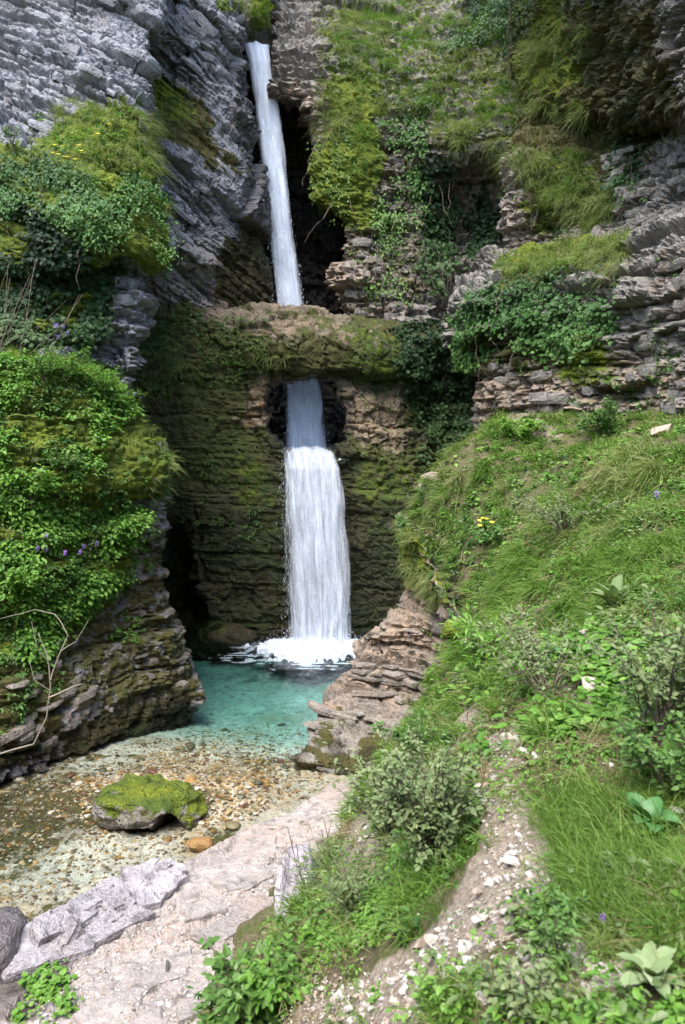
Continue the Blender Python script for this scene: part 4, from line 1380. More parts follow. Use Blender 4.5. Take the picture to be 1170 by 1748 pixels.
# ------------------------------------------------------------------ waterfalls
def fall_mat(name, lo, hi, su, sv, dens, seed):
    m, t = nt(name)
    b = NB(t)
    fl = b.attr('flow')
    sep = b.n('ShaderNodeSeparateColor')
    t.links.new(fl.outputs['Color'], sep.inputs[0])
    u, v, e = sep.outputs[0], sep.outputs[1], sep.outputs[2]
    cx = b.n('ShaderNodeCombineXYZ')
    t.links.new(b.math('MULTIPLY', u, su), cx.inputs[0])
    t.links.new(b.math('MULTIPLY', v, sv), cx.inputs[1])
    cx.inputs[2].default_value = seed
    n1 = b.noise(cx.outputs[0], 1.0, 5, 0.65)
    cy = b.n('ShaderNodeCombineXYZ')
    t.links.new(b.math('MULTIPLY', u, su * 2.7), cy.inputs[0])
    t.links.new(b.math('MULTIPLY', v, sv * 3.2), cy.inputs[1])
    cy.inputs[2].default_value = seed + 5
    n2 = b.noise(cy.outputs[0], 1.0, 4, 0.7)
    cz = b.n('ShaderNodeCombineXYZ')
    t.links.new(b.math('MULTIPLY', u, su * 0.3), cz.inputs[0])
    t.links.new(b.math('MULTIPLY', v, sv * 0.45), cz.inputs[1])
    cz.inputs[2].default_value = seed + 11
    n3 = b.noise(cz.outputs[0], 1.0, 3, 0.6)
    n = b.math('ADD', b.math('ADD', b.math('MULTIPLY', n1, 0.36), b.math('MULTIPLY', n2, 0.24)), b.math('MULTIPLY', n3, 0.40))
    a = b.mr(b.math('ADD', n, b.math('MULTIPLY', b.math('SUBTRACT', e, 0.5), dens)), lo, hi)
    p = b.n('ShaderNodeBsdfPrincipled')
    p.inputs['Base Color'].default_value = (0.80, 0.85, 0.94, 1)
    p.inputs['Roughness'].default_value = 0.35
    p.inputs['Specular IOR Level'].default_value = 0.3
    t.links.new(b.bump(n, 0.6, 0.05), p.inputs['Normal'])
    tl = b.n('ShaderNodeBsdfTranslucent')
    tl.inputs[0].default_value = (0.72, 0.79, 0.92, 1)
    m1 = b.n('ShaderNodeMixShader')
    m1.inputs[0].default_value = 0.35
    t.links.new(p.outputs[0], m1.inputs[1])
    t.links.new(tl.outputs[0], m1.inputs[2])
    tr = b.n('ShaderNodeBsdfTransparent')
    mx = b.n('ShaderNodeMixShader')
    t.links.new(a, mx.inputs[0])
    t.links.new(tr.outputs[0], mx.inputs[1])
    t.links.new(m1.outputs[0], mx.inputs[2])
    b.out(mx.outputs[0])
    return m


def fall_shell(path, k, nu, nv, seed, mat, parent, name, bulge, fade=0.0):
    """one curtain of falling water; path rows: (px centre, py, Y, half width px)"""
    path = np.array(path, float)
    C_ = np.array([at(*r[:3]) for r in path])
    Wd = path[:, 3] / F * path[:, 2] * k
    L = np.concatenate(((0,), np.cumsum(np.linalg.norm(np.diff(C_, axis=0), axis=1))))
    s_ = np.linspace(0, L[-1], nv)
    C_ = np.stack([np.interp(s_, L, C_[:, c]) for c in range(3)], -1)
    w = np.interp(s_, L, Wd)
    u = np.linspace(-1, 1, nu)
    X_ = C_[:, None, 0] + w[:, None] * u[None]
    Y_ = C_[:, None, 1] - bulge * np.sqrt(np.clip(1 - u[None] ** 2, 0, 1)) * (w[:, None] / w.mean())
    Z_ = C_[:, None, 2] + 0 * X_
    G = np.stack((u[None] * w[:, None] * 7, s_[:, None] * 0.9 + 0 * X_, 0 * X_), -1)
    X_ = X_ + (0.05 * fbm(G + seed, 3, seed) + 0.08 * u[None] * fbm(np.stack((0 * X_, s_[:, None] * 0.8 + 0 * X_, np.sign(u)[None] + 0 * X_), -1) + seed, 3, seed + 6)) * sstep(0, 0.6, s_)[:, None]
    Y_ = Y_ - 0.10 * fbm(G * 1.3 + seed + 9, 3, seed + 1)
    Z_ = Z_ + 0.07 * fbm(np.stack((u[None] * w[:, None] * 4 + 0 * X_, 0 * X_, 0 * X_), -1) + seed, 3, seed + 4) * np.exp(-s_ / 0.5)[:, None]
    V = np.stack((X_, Y_, Z_), -1)
    e = np.clip(1.15 - np.abs(u[None]) ** 3 * 1.0 + 0 * X_, 0, 1) - fade * (s_ / L[-1])[:, None]
    fl = np.stack((u[None] * w[:, None] + 10, s_[:, None] + 0 * X_, e, np.ones_like(X_)), -1)
    return link_mesh(name, V.reshape(-1, 3), grid_faces(nv, nu), mat, parent, True, {'flow': fl.reshape(-1, 4)})


def drops(name, path, n, seed, parent, spread=1.15, sizes=(0.006, 0.02), stretch=4, t0=0.0):
    rng_ = np.random.default_rng(seed)
    path = np.array(path, float)
    C_ = np.array([at(*r[:3]) for r in path])
    Wd = path[:, 3] / F * path[:, 2]
    s_ = t0 + (1 - t0) * rng_.random(n) ** 0.8
    tt = np.linspace(0, 1, len(path))
    L = np.concatenate(((0,), np.cumsum(np.linalg.norm(np.diff(C_, axis=0), axis=1))))
    tt = L / L[-1]
    c = np.stack([np.interp(s_, tt, C_[:, k]) for k in range(3)], -1)
    w = np.interp(s_, tt, Wd)
    u = rng_.uniform(-1, 1, n)
    sc = rng_.uniform(-1, 1, 34)
    u = (sc[rng_.integers(0, 34, n)] + rng_.normal(0, 0.035, n) + 0.06 * np.sin(s_ * 9 + sc[rng_.integers(0, 34, n)] * 4)) * spread + rng_.normal(0, 0.07, n) * s_
    c[:, 0] += u * w
    c[:, 1] += rng_.normal(-0.3, 0.16, n)
    r = rng_.uniform(*sizes, n)
    T = np.array([(1, 0, 0), (0, 1, 0), (-1, 0, 0), (0, -1, 0), (0, 0, 1), (0, 0, -1)], float)
    Ft = np.array([(0, 1, 4), (1, 2, 4), (2, 3, 4), (3, 0, 4), (1, 0, 5), (2, 1, 5), (3, 2, 5), (0, 3, 5)])
    V = c[:, None] + T[None] * np.stack((r, r, r * stretch * rng_.uniform(0.5, 1.5, n)), -1)[:, None]
    f = Ft[None] + (np.arange(n) * 6)[:, None, None]
    return tag(link_mesh(name, V.reshape(-1, 3), f.reshape(-1, 3), M['foam'], parent, True), kind='stuff')


m, t = nt('foam')
b = NB(t)
b.out(b.princ((0.62, 0.66, 0.74), 0.4, None, 0.4))
M['foam'] = m
UP = [(440, 82, 21.9, 20), (441, 84, 21.6, 19), (446, 110, 21.35, 17), (453, 160, 21.2, 17), (462, 230, 21.1, 18), (470, 300, 21.0, 19), (481, 400, 20.9, 20), (491, 480, 20.85, 22), (499, 540, 20.8, 26), (507, 600, 20.8, 29), (516, 660, 20.7, 33), (520, 720, 20.65, 37), (524, 775, 20.6, 44)]
uf = empty('upper_waterfall', at(440, 84, 21.9))
uf.location = (0, 0, 0)
tag(uf, 'tall narrow white waterfall dropping from the brink behind the rock arch', 'waterfall')
for k, (sc_, sd_, bl, lo, hi) in enumerate(((0.92, 1, 0.10, 0.28, 0.54), (1.12, 2, 0.22, 0.40, 0.70), (1.35, 3, 0.3, 0.53, 0.84))):
    fall_shell(UP, sc_, 26, 240, 600 + k, fall_mat('upper_fall_water', lo, hi, 13.0, 0.35, 0.5, sd_ * 7.1), uf, 'water_curtain', bl, 0.42)
drops('spray', UP, 900, 610, uf, 1.15, (0.003, 0.008), 6, 0.25)

LOW = [(525, 763, 19.3, 32), (526, 767, 18.75, 40), (529, 775, 18.45, 48), (533, 800, 18.3, 54), (537, 860, 18.15, 57), (541, 940, 18.05, 58), (545, 1020, 18.0, 59), (547, 1090, 17.97, 61)]
lf = empty('lower_waterfall', (0, 0, 0))
tag(lf, 'wide broken white waterfall pouring from the rock window into the turquoise pool', 'waterfall')
for k, (sc_, sd_, bl, lo, hi) in enumerate(((1.0, 1, 0.05, 0.50, 0.74), (1.05, 2, 0.16, 0.55, 0.78), (1.12, 3, 0.26, 0.60, 0.80))):
    fall_shell(LOW, sc_, 60, 160, 620 + k, fall_mat('lower_fall_water', lo, hi, 13.0, 0.6, 0.30, sd_ * 5.3), lf, 'water_curtain', bl)
drops('spray', LOW, 1000, 630, lf, 0.97, (0.002, 0.005), 8, 0.05)
# foam where it strikes the pool
n_ = 230
xs = np.linspace(-3.0, 1.6, n_)
ys = np.linspace(18.75, 15.6, 150)
X, Y = np.meshgrid(xs, ys)
r_ = np.sqrt(((X + 0.62) / 1.35) ** 2 + ((Y - 17.75) / 0.95) ** 2)
Q = np.stack((X, Y), -1)
wob = fbm(P3(Q, 2.2), 4, 641)
hh = 0.15 * np.exp(-(r_ / 0.75) ** 2) * (1 + 0.9 * fbm(P3(Q, 5), 3, 642)) + 0.06 * (fbm(P3(Q, 9), 3, 643)) * (r_ < 1.1)
edge = r_ + 0.35 * wob
Z = 0.012 + hh - 0.10 * sstep(0.85, 1.05, edge + 0.28 * fbm(P3(Q, 7), 3, 644))
ek = edge + 0.9 * fbm(P3(Q, np.array((4.0, 11.0))), 3, 644) * sstep(0.7, 1.0, r_)
keepf = ek[:-1, :-1] < 1.12
o = link_mesh('splash_foam', np.stack((X, Y, Z), -1).reshape(-1, 3), grid_faces(150, n_, keepf), M['foam'], lf, True)
rng_ = np.random.default_rng(66)
n = 2600
a_ = rng_.uniform(0, 6.283, n)
rr = rng_.normal(0.85, 0.3, n)
c = np.stack((-0.58 + 1.2 * rr * np.cos(a_), 17.7 + 0.8 * rr * np.sin(a_), np.abs(rng_.normal(0.02, 0.10, n)) * (rr < 1) + 0.03), -1)
r = rng_.uniform(0.003, 0.010, n)
T = np.array([(1, 0, 0), (0, 1, 0), (-1, 0, 0), (0, -1, 0), (0, 0, 1), (0, 0, -1)], float)
Ft = np.array([(0, 1, 4), (1, 2, 4), (2, 3, 4), (3, 0, 4), (1, 0, 5), (2, 1, 5), (3, 2, 5), (0, 3, 5)])
o = link_mesh('foam', (c[:, None] + T[None] * np.stack((r * 1.6, r, r * 0.8), -1)[:, None]).reshape(-1, 3), (Ft[None] + (np.arange(n) * 6)[:, None, None]).reshape(-1, 3), M['foam'], lf, True)
tag(o, kind='stuff')
# churned water standing in the window behind the lip
xs = np.linspace(-1.75, 0.15, 50)
ys = np.linspace(21.6, 18.62, 60)
X, Y = np.meshgrid(xs, ys)
Q = np.stack((X, Y), -1)
Z = CAMZ - 0.16 + 0.05 * fbm(P3(Q, 4), 3, 651) + 0.16 * np.exp(-(((X + 0.95) / 0.5) ** 2 + ((Y - 20.4) / 0.5) ** 2)) * (1 + fbm(P3(Q, 6), 2, 652)) - 0.2 * sstep(18.9, 18.62, Y)
o = link_mesh('plunge_foam', np.stack((X, Y, Z), -1).reshape(-1, 3), grid_faces(60, 50), M['foam'], uf, True)

# ------------------------------------------------------------------ plants: building blocks
OVATE = (np.array([(0, 0, 0), (0.5, 0, -0.03), (1, 0, -0.14), (0.25, 0.27, 0.06), (0.65, 0.25, 0.02), (0.25, -0.27, 0.06), (0.65, -0.25, 0.02)]),
         np.array([(0, 1, 3), (1, 4, 3), (1, 2, 4), (1, 0, 5), (1, 5, 6), (2, 1, 6)]))
LANCE = (OVATE[0] * np.array((1, 0.52, 1.3)), OVATE[1])
ROUND = (OVATE[0] * np.array((1, 1.45, 1)) + np.array([(0, 0, 0), (0, 0, 0), (-0.12, 0, 0.05), (-.05, .05, 0), (.1, .06, 0), (-.05, -.05, 0), (.1, -.06, 0)]), OVATE[1])
IVYL = (np.array([(0.0, 0, 0), (0.42, 0, -0.03), (1.0, 0, -0.12), (0.62, 0.2, 0.02), (0.62, 0.52, -0.04), (0.28, 0.36, 0.04), (0.0, 0.42, -0.02), (0.62, -0.2, 0.02), (0.62, -0.52, -0.04), (0.28, -0.36, 0.04), (0.0, -0.42, -0.02)]),
        np.array([(1, 2, 3), (1, 3, 4), (1, 4, 5), (1, 5, 6), (1, 6, 0), (1, 7, 2), (1, 8, 7), (1, 9, 8), (1, 10, 9), (1, 0, 10)]))


def stamp(tpl, P, ax, nz, size, rnd=None, seed=0):
    T, Ft = tpl
    z = unit(nz)
    x = unit(ax - (ax * z).sum(-1, keepdims=True) * z + 1e-5)
    y = np.cross(z, x)
    s_ = size[:, None, None]
    V = P[:, None] + s_ * (T[None, :, 0:1] * x[:, None] + T[None, :, 1:2] * y[:, None] + T[None, :, 2:3] * z[:, None])
    f = Ft[None] + (np.arange(len(P)) * len(T))[:, None, None]
    if rnd is None:
        rnd = np.random.default_rng(seed).random(len(P))
    return V.reshape(-1, 3), f.reshape(-1, 3), np.repeat(rnd, len(T))


def join(parts):
    V, Fc, R_, n = [], [], [], 0
    for v, f, r in parts:
        V.append(v)
        Fc.append(f + n)
        R_.append(r)
        n += len(v)
    return np.concatenate(V), np.concatenate(Fc), np.concatenate(R_)


def veg(name, parts, mat, parent=None, smooth=False):
    V, Fc, R_ = join(parts)
    return link_mesh(name, V, Fc, mat, parent, smooth, {'rnd': R_})


def ivy_leaves(P, N, seed, size=(0.06, 0.12), off=(0.02, 0.16), tpl=IVYL):
    r = np.random.default_rng(seed)
    n = len(P)
    P = P + N * r.uniform(*off, (n, 1)) * np.clip(0.55 + 1.6 * fbm(P * 2.6, 2, seed + 3), 0.1, 1.9)[:, None] + r.normal(0, 0.025, (n, 3))
    nz = unit(N * 1.0 + np.array((0, -0.15, 0.55)) + r.normal(0, 0.45, (n, 3)))
    ax = np.array((0, -0.2, -1.0)) + r.normal(0, 0.6, (n, 3))
    return stamp(tpl, P, ax, nz, r.uniform(*size, n), None, seed)


def herb_leaves(P, N, seed, k=9, rad=(0.04, 0.12), size=(0.03, 0.07), tpl=OVATE, up=0.55):
    """clumps of leaves fanning out round each point"""
    r = np.random.default_rng(seed)
    n = len(P)
    Pk = np.repeat(P, k, 0)
    Nk = np.repeat(N, k, 0)
    d = unit(r.normal(0, 0.75, (n * k, 3)) + Nk * 0.5 + np.array((0, 0, up)))
    R_ = np.repeat(r.uniform(*rad, n), k)[:, None] * r.uniform(0.25, 1.0, (n * k, 1))
    c = Pk + d * R_
    nz = unit(d * 0.5 + np.array((0, -0.1, 0.9)) + r.normal(0, 0.3, (n * k, 3)))
    ax = d * np.array((1, 1, 0.3)) + r.normal(0, 0.25, (n * k, 3))
    tone = np.clip(np.repeat(r.random(n), k) * 0.6 + 0.4 * r.random(n * k), 0, 1)
    return stamp(tpl, c, ax, nz, np.repeat(r.uniform(*size, n), k) * r.uniform(0.7, 1.15, n * k), tone)


def grass_blades(P, N, seed, k=24, rad=0.04, L=(0.15, 0.3), w=0.004, lean=0.5, droop=0.55, up=0.8, comb=(0, 0, 0)):
    """tufts: k curved blades from each point"""
    r = np.random.default_rng(seed)
    n = len(P)
    m_ = n * k
    root = np.repeat(P, k, 0) + r.normal(0, rad, (m_, 3)) * np.array((1, 1, 0.4))
    tuftL = np.repeat(r.uniform(*L, n), k)
    ln = tuftL * r.uniform(0.55, 1.1, m_)
    d = unit(np.repeat(N, k, 0) * 0.4 + np.array((0, 0, up)) + r.normal(0, lean, (m_, 3)) + np.array(comb))
    g = np.array((0, 0, -1.0)) * droop * r.uniform(0.5, 1.5, (m_, 1)) + d * np.array((0.35, 0.35, 0))
    side = unit(np.cross(d, r.normal(0, 1, (m_, 3))))
    ww = w * r.uniform(0.7, 1.3, m_) if np.isscalar(w) else np.repeat(w, k) * r.uniform(0.7, 1.3, m_)
    lev = []
    for t_ in (0, 0.38, 0.72):
        c = root + ln[:, None] * (d * t_ + g * t_ * t_)
        h_ = side * (ww * (1 - 0.55 * t_))[:, None] * 0.5
        lev += [c - h_, c + h_]
    lev.append(root + ln[:, None] * (d + g))
    V = np.stack(lev, 1)
    Ft = np.array([(0, 1, 3), (0, 3, 2), (2, 3, 5), (2, 5, 4), (4, 5, 6)])
    f = Ft[None] + (np.arange(m_) * 7)[:, None, None]
    tone = np.clip(np.repeat(r.random(n), k) * 0.55 + 0.45 * r.random(m_), 0, 1)
    return V.reshape(-1, 3), f.reshape(-1, 3), np.repeat(tone, 7)


def tube(pts, r0, r1, sides=5):
    pts = np.asarray(pts, float)
    n = len(pts)
    t_ = unit(np.gradient(pts, axis=0))
    a = unit(np.cross(t_, np.array((0.31, 0.2, 0.93))))
    b_ = np.cross(t_, a)
    rr = np.linspace(r0, r1, n)[:, None]
    ang = np.arange(sides) * 2 * math.pi / sides
    V = np.stack([pts + rr * (math.cos(q_) * a + math.sin(q_) * b_) for q_ in ang], 1).reshape(-1, 3)
    Fc = []
    for i in range(n - 1):
        for j in range(sides):
            p0, p1 = i * sides + j, i * sides + (j + 1) % sides
            Fc += [(p0, p1, p1 + sides), (p0, p1 + sides, p0 + sides)]
    Fc += [((n - 1) * sides, (n - 1) * sides + j, (n - 1) * sides + j + 1) for j in range(1, sides - 1)]
    return V, np.array(Fc), np.zeros(len(V))


def on(s, px, py, rad=12):
    """the nearest point of a surface seen at a pixel"""
    sdist = ((s.q - np.array((px, py))) ** 2).sum(-1)
    rad = max(rad * rad, sdist.min() * 1.5)
    i_ = np.argmin(np.where(sdist <= rad, s.V[..., 1], 99) + sdist * 1e-3)
    return s.V.reshape(-1, 3)[i_], s.N0.reshape(-1, 3)[i_]


def scatter_view(s, patch, n, seed, clump=None, thr=0.0, power=1.6, excl=None, wob=25):
    """points on the slope, denser where it is close enough to see them one by one"""
    rng_ = np.random.default_rng(seed)
    w = 1.0 / np.maximum(s.V[..., 1], 1.5) ** power
    sd_ = poly_sdf(s.q, patch) + fbm(s.V * 2, 3, seed) * wob
    w = w * (sd_ > 0)
    if clump:
        w = w * sstep(thr - 0.05, thr + 0.15, fbm(s.V * clump, 3, seed + 2))
    if excl is not None:
        w = w * (1 - excl)
    w = w.ravel()
    i_ = rng_.choice(len(w), n, p=w / w.sum())
    P = s.V.reshape(-1, 3)[i_].copy()
    P[:, :2] += rng_.uniform(-0.025, 0.025, (n, 2))
    return P, s.N0.reshape(-1, 3)[i_]


M['herb'] = leaf_mat('bright_herb_leaf', [(0.05, 0.13, 0.016), (0.12, 0.26, 0.035), (0.24, 0.40, 0.085)], 0.3)
M['herb2'] = leaf_mat('mid_herb_leaf', [(0.03, 0.08, 0.016), (0.075, 0.165, 0.034), (0.15, 0.26, 0.065)], 0.25)
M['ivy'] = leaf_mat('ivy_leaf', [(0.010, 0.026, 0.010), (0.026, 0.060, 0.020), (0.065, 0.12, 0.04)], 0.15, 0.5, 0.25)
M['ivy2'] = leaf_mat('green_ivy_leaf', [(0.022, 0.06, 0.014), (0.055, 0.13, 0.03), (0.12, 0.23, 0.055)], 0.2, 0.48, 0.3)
M['sage'] = leaf_mat('grey_green_leaf', [(0.07, 0.115, 0.04), (0.15, 0.21, 0.085), (0.28, 0.32, 0.17)], 0.25, 0.7, 0.2)
M['grass'] = leaf_mat('green_grass', [(0.03, 0.07, 0.010), (0.11, 0.21, 0.03), (0.24, 0.33, 0.08)], 0.3, 0.55, 0.25)
M['pgrass'] = leaf_mat('pale_grass', [(0.06, 0.10, 0.018), (0.14, 0.20, 0.045), (0.24, 0.28, 0.10), (0.36, 0.33, 0.19)], 0.25, 0.7, 0.2)
M['dry'] = leaf_mat('dry_grass', [(0.12, 0.09, 0.045), (0.22, 0.17, 0.09), (0.36, 0.30, 0.18)], 0.2, 0.8, 0.15)
M['mull'] = leaf_mat('woolly_leaf', [(0.15, 0.21, 0.09), (0.23, 0.30, 0.14), (0.34, 0.40, 0.24)], 0.2, 0.85, 0.12, 28.0)
M['dock'] = leaf_mat('dock_leaf', [(0.05, 0.14, 0.04), (0.08, 0.20, 0.06), (0.12, 0.26, 0.09)], 0.25, 0.45, 0.4)
M['bark'] = plain_mat('bark', (0.10, 0.075, 0.055), (0.20, 0.16, 0.125), 0.9, 30)
M['deadwood'] = plain_mat('dead_wood', (0.26, 0.22, 0.17), (0.40, 0.35, 0.28), 0.9, 40)
M['twig'] = plain_mat('dark_twig', (0.06, 0.045, 0.04), (0.12, 0.09, 0.08), 0.9, 40)
M['yellow'] = plain_mat('yellow_petal', (0.75, 0.52, 0.03), (0.85, 0.66, 0.08), 0.6, 40, 0.1)
M['purple'] = plain_mat('purple_petal', (0.16, 0.07, 0.32), (0.28, 0.15, 0.48), 0.6, 40, 0.1)


def ivy_plant(name, label, cat, spec, mat, seed, size=(0.06, 0.12), off=(0.02, 0.16), tpl=IVYL, stems=10, group=None):
    o = empty(name)
    tag(o, label, cat, group)
    parts, st = [], []
    for k, (s, patch, n, clump, thr) in enumerate(spec):
        P, N = scatter(s, patch, n, seed + k * 10, clump, 0.05, thr)
        if len(P) == 0:
            continue
        parts.append(ivy_leaves(P, N, seed + k, size, off, tpl))
        r = np.random.default_rng(seed + 99 + k)
        for i_ in r.integers(0, len(P), stems):
            p = P[i_] + N[i_] * 0.05
            L = r.uniform(0.4, 1.2)
            tt = np.linspace(0, 1, 7)[:, None]
            pts = p + tt * np.array((r.normal(0, 0.25), 0.02, -1)) * L + r.normal(0, 0.03, (7, 3))
            st.append(tube(pts, 0.010, 0.004, 4))
    veg('leaves', parts, mat, o)
    tag(veg('stems', st, M['bark'], o), kind='stuff')
    return o


# ------------------------------------------------------------------ ivy
ivy_plant('ivy', 'dark ivy curtain hanging on the left cliff between its two green ledges', 'ivy',
          [(cliff_left, poly(-160, 375, 60, 370, 140, 410, 215, 440, 195, 500, 170, 590, 110, 605, -160, 590), 8500, 1.6, -0.12)], M['ivy'], 700, (0.05, 0.11))
ivy_plant('ivy', 'thick dark ivy draped over the brow of the jutting rock step', 'ivy',
          [(cliff_f, poly(785, 540, 800, 505, 850, 485, 930, 465, 1045, 455, 1040, 520, 1035, 590, 990, 610, 900, 600, 830, 610, 790, 610), 6500, 1.5, -0.15)], M['ivy2'], 720, (0.04, 0.10), (0.04, 0.26))
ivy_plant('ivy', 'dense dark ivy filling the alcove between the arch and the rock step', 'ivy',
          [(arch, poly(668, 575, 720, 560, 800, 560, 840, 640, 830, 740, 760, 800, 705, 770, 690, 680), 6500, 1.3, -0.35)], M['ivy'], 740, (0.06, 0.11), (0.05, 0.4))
ivy_plant('ivy', 'bluish ivy column hanging down beside the dark cleft, nearer the fall', 'ivy',
          [(cliff_d, poly(720, 290, 765, 285, 775, 340, 770, 440, 740, 500, 715, 420), 1500, None, 0)], M['ivy'], 760, (0.08, 0.15), (0.05, 0.3))
ivy_plant('ivy', 'narrow ivy column hanging inside the dark cleft under the grassy brow', 'ivy',
          [(cliff_d, poly(800, 320, 840, 310, 850, 400, 845, 490, 800, 480), 1100, None, 0)], M['ivy'], 770, (0.08, 0.14), (0.05, 0.3))
ivy_plant('creeper', 'yellow-green creeper trailing down the mossy cliff right of the fall', 'creeper',
          [(cliff_d, poly(640, 200, 720, 180, 730, 330, 700, 420, 690, 520, 640, 500, 650, 380, 610, 400, 640, 330), 2400, 1.7, -0.05)], M['herb2'], 780, (0.06, 0.11), (0.02, 0.2), OVATE)
ivy_plant('creeper', 'small-leaved creeper hanging at the edge of the upper waterfall hollow', 'creeper',
          [(cliff_d, poly(535, 200, 600, 220, 610, 300, 590, 370, 540, 350), 900, 1.7, -0.1)], M['herb2'], 790, (0.05, 0.09), (0.02, 0.14), OVATE)
ivy_plant('shrub', 'dark evergreen bush on the grassy brow at the top', 'shrub',
          [(cliff_d, poly(800, -10, 890, -20, 905, 50, 880, 90, 820, 80), 3600, None, 0), (cliff_e, poly(860, -10, 905, -20, 910, 60, 870, 90), 900, None, 0)], M['ivy'], 800, (0.06, 0.11), (0.05, 0.7), OVATE)
ivy_plant('shrub', 'bluish-green bush tucked on the brow left of the dark evergreen bush', 'shrub',
          [(cliff_d, poly(745, 60, 800, 30, 830, 90, 770, 100), 700, None, 0)], M['ivy'], 805, (0.06, 0.10), (0.03, 0.3), OVATE)
ivy_plant('ivy', 'broad green ivy and herb cushion covering the upper left ledge', 'ivy',
          [(cliff_left, poly(-160, 285, 60, 262, 130, 280, 190, 300, 260, 335, 285, 400, 270, 440, 200, 430, 140, 410, 60, 390, -160, 390), 11500, 1.9, -0.14)], M['ivy2'], 810, (0.035, 0.085), (0.02, 0.2), OVATE)
ivy_plant('ivy', 'grey-green ivy patch on the wall under the dark overhang', 'ivy',
          [(cliff_e, poly(1040, 235, 1110, 240, 1100, 330, 1050, 340), 700, 1.5, -0.2)], M['ivy'], 820, (0.06, 0.1), (0.02, 0.14))
ivy_plant('ivy', 'small dark ivy patch on the brown wall beside the left cliff edge', 'ivy',
          [(arch, poly(245, 570, 300, 540, 310, 620, 280, 680, 245, 660), 700, 1.6, -0.1)], M['ivy2'], 830, (0.05, 0.09), (0.02, 0.12), OVATE)

# ------------------------------------------------------------------ ground cover on the cliffs and slopes (nobody could count it)
def cover(name, label, spec, mat, seed, tpl=OVATE):
    parts = []
    for k, (s, patch, n, clump, thr, kk, rad, size) in enumerate(spec):
        P, N = scatter(s, patch, n, seed + 7 * k, clump, 0.03, thr)
        if len(P):
            parts.append(herb_leaves(P, N, seed + k, kk, rad, size, tpl))
    return tag(veg(name, parts, mat), label, 'undergrowth', kind='stuff')


MOUNDA = poly(-160, 600, 60, 600, 170, 625, 220, 690, 240, 740, 160, 760, 120, 690, 60, 690, -160, 720)
LOWM = poly(-160, 850, 60, 830, 150, 850, 240, 880, 245, 960, 200, 1010, 120, 1080, 70, 1140, -160, 1170)
cover('undergrowth', 'bright green leafy cover on the lower left mound',
      [(cliff_left, LOWM, 1600, 1.5, -0.12, 14, (0.08, 0.24), (0.05, 0.10)),
       (cliff_left, LOWM, 1050, 2.2, 0.02, 10, (0.04, 0.12), (0.03, 0.06)),
       (cliff_left, MOUNDA, 760, 1.7, 0.0, 13, (0.06, 0.2), (0.05, 0.10)),
       (cliff_left, poly(-160, 720, 100, 700, 200, 760, 120, 850, -160, 850), 480, 1.9, 0.05, 11, (0.05, 0.15), (0.05, 0.09)),
       (cliff_left, poly(100, 640, 230, 690, 290, 790, 270, 850, 100, 850), 200, 2.4, 0.15, 9, (0.04, 0.10), (0.025, 0.055)),
       (cliff_left, poly(180, 1060, 240, 1060, 230, 1110, 180, 1110), 30, None, 0, 9, (0.04, 0.10), (0.04, 0.07)),
       (cliff_left, poly(60, 200, 240, 180, 290, 330, 290, 430, 200, 330, 60, 260), 900, 1.9, -0.05, 9, (0.04, 0.1), (0.04, 0.07))], M['herb'], 850)
cover('undergrowth', 'darker herbs between the bright leaves of the lower left mound',
      [(cliff_left, poly(-160, 600, 240, 660, 290, 800, 240, 950, 70, 1140, -160, 1170), 950, 1.7, 0.1, 9, (0.04, 0.15), (0.04, 0.09)),
       (cliff_left, LOWM, 640, 1.3, 0.0, 9, (0.03, 0.10), (0.04, 0.08)),
       (cliff_left, poly(-160, 1120, 110, 1080, 130, 1180, 60, 1250, -160, 1250), 160, 1.9, 0.1, 8, (0.04, 0.1), (0.04, 0.07))], M['herb2'], 870)
cover('undergrowth', 'grey-green and withered leaves mixed into the left mounds',
      [(cliff_left, LOWM, 260, 2.4, 0.1, 9, (0.04, 0.14), (0.02, 0.06)), (cliff_left, MOUNDA, 160, 2.4, 0.1, 9, (0.04, 0.14), (0.02, 0.06)),
       (cliff_left, LEDGE, 260, 2.2, 0.1, 8, (0.03, 0.12), (0.02, 0.06))], M['sage'], 880)
cover('undergrowth', 'scattered small plants rooted in the rock walls',
      [(arch, poly(245, 520, 460, 540, 460, 640, 300, 680, 245, 700), 420, 1.6, 0.0, 8, (0.03, 0.1), (0.03, 0.07)),
       (arch, poly(300, 700, 460, 720, 450, 940, 300, 960), 160, 1.6, 0.05, 7, (0.03, 0.1), (0.03, 0.06)),
       (arch, poly(590, 640, 700, 640, 710, 900, 600, 780), 90, 1.6, 0.05, 7, (0.03, 0.1), (0.03, 0.06)),
       (cliff_mid, poly(250, 100, 420, 200, 400, 330, 260, 250), 110, 1.4, 0.05, 7, (0.03, 0.1), (0.03, 0.07)),
       (cliff_d, poly(560, 60, 1000, 40, 960, 160, 860, 260, 700, 300, 640, 220), 1500, 1.4, 0.0, 8, (0.04, 0.14), (0.04, 0.08)),
       (cliff_d, poly(590, 380, 780, 400, 780, 540, 600, 540), 260, 1.4, 0.0, 8, (0.04, 0.12), (0.04, 0.08)),
       (cliff_e, poly(870, 250, 1100, 250, 1080, 420, 870, 430), 420, 1.3, 0.0, 8, (0.04, 0.12), (0.04, 0.08)),
       (cliff_f, poly(850, 560, 1170, 420, 1170, 700, 850, 690), 240, 1.5, 0.1, 8, (0.03, 0.1), (0.03, 0.07)),
       (outcrop, poly(686, 880, 800, 1060, 775, 1090, 710, 1000), 420, 1.5, -0.05, 8, (0.03, 0.08), (0.03, 0.05))], M['herb2'], 890)


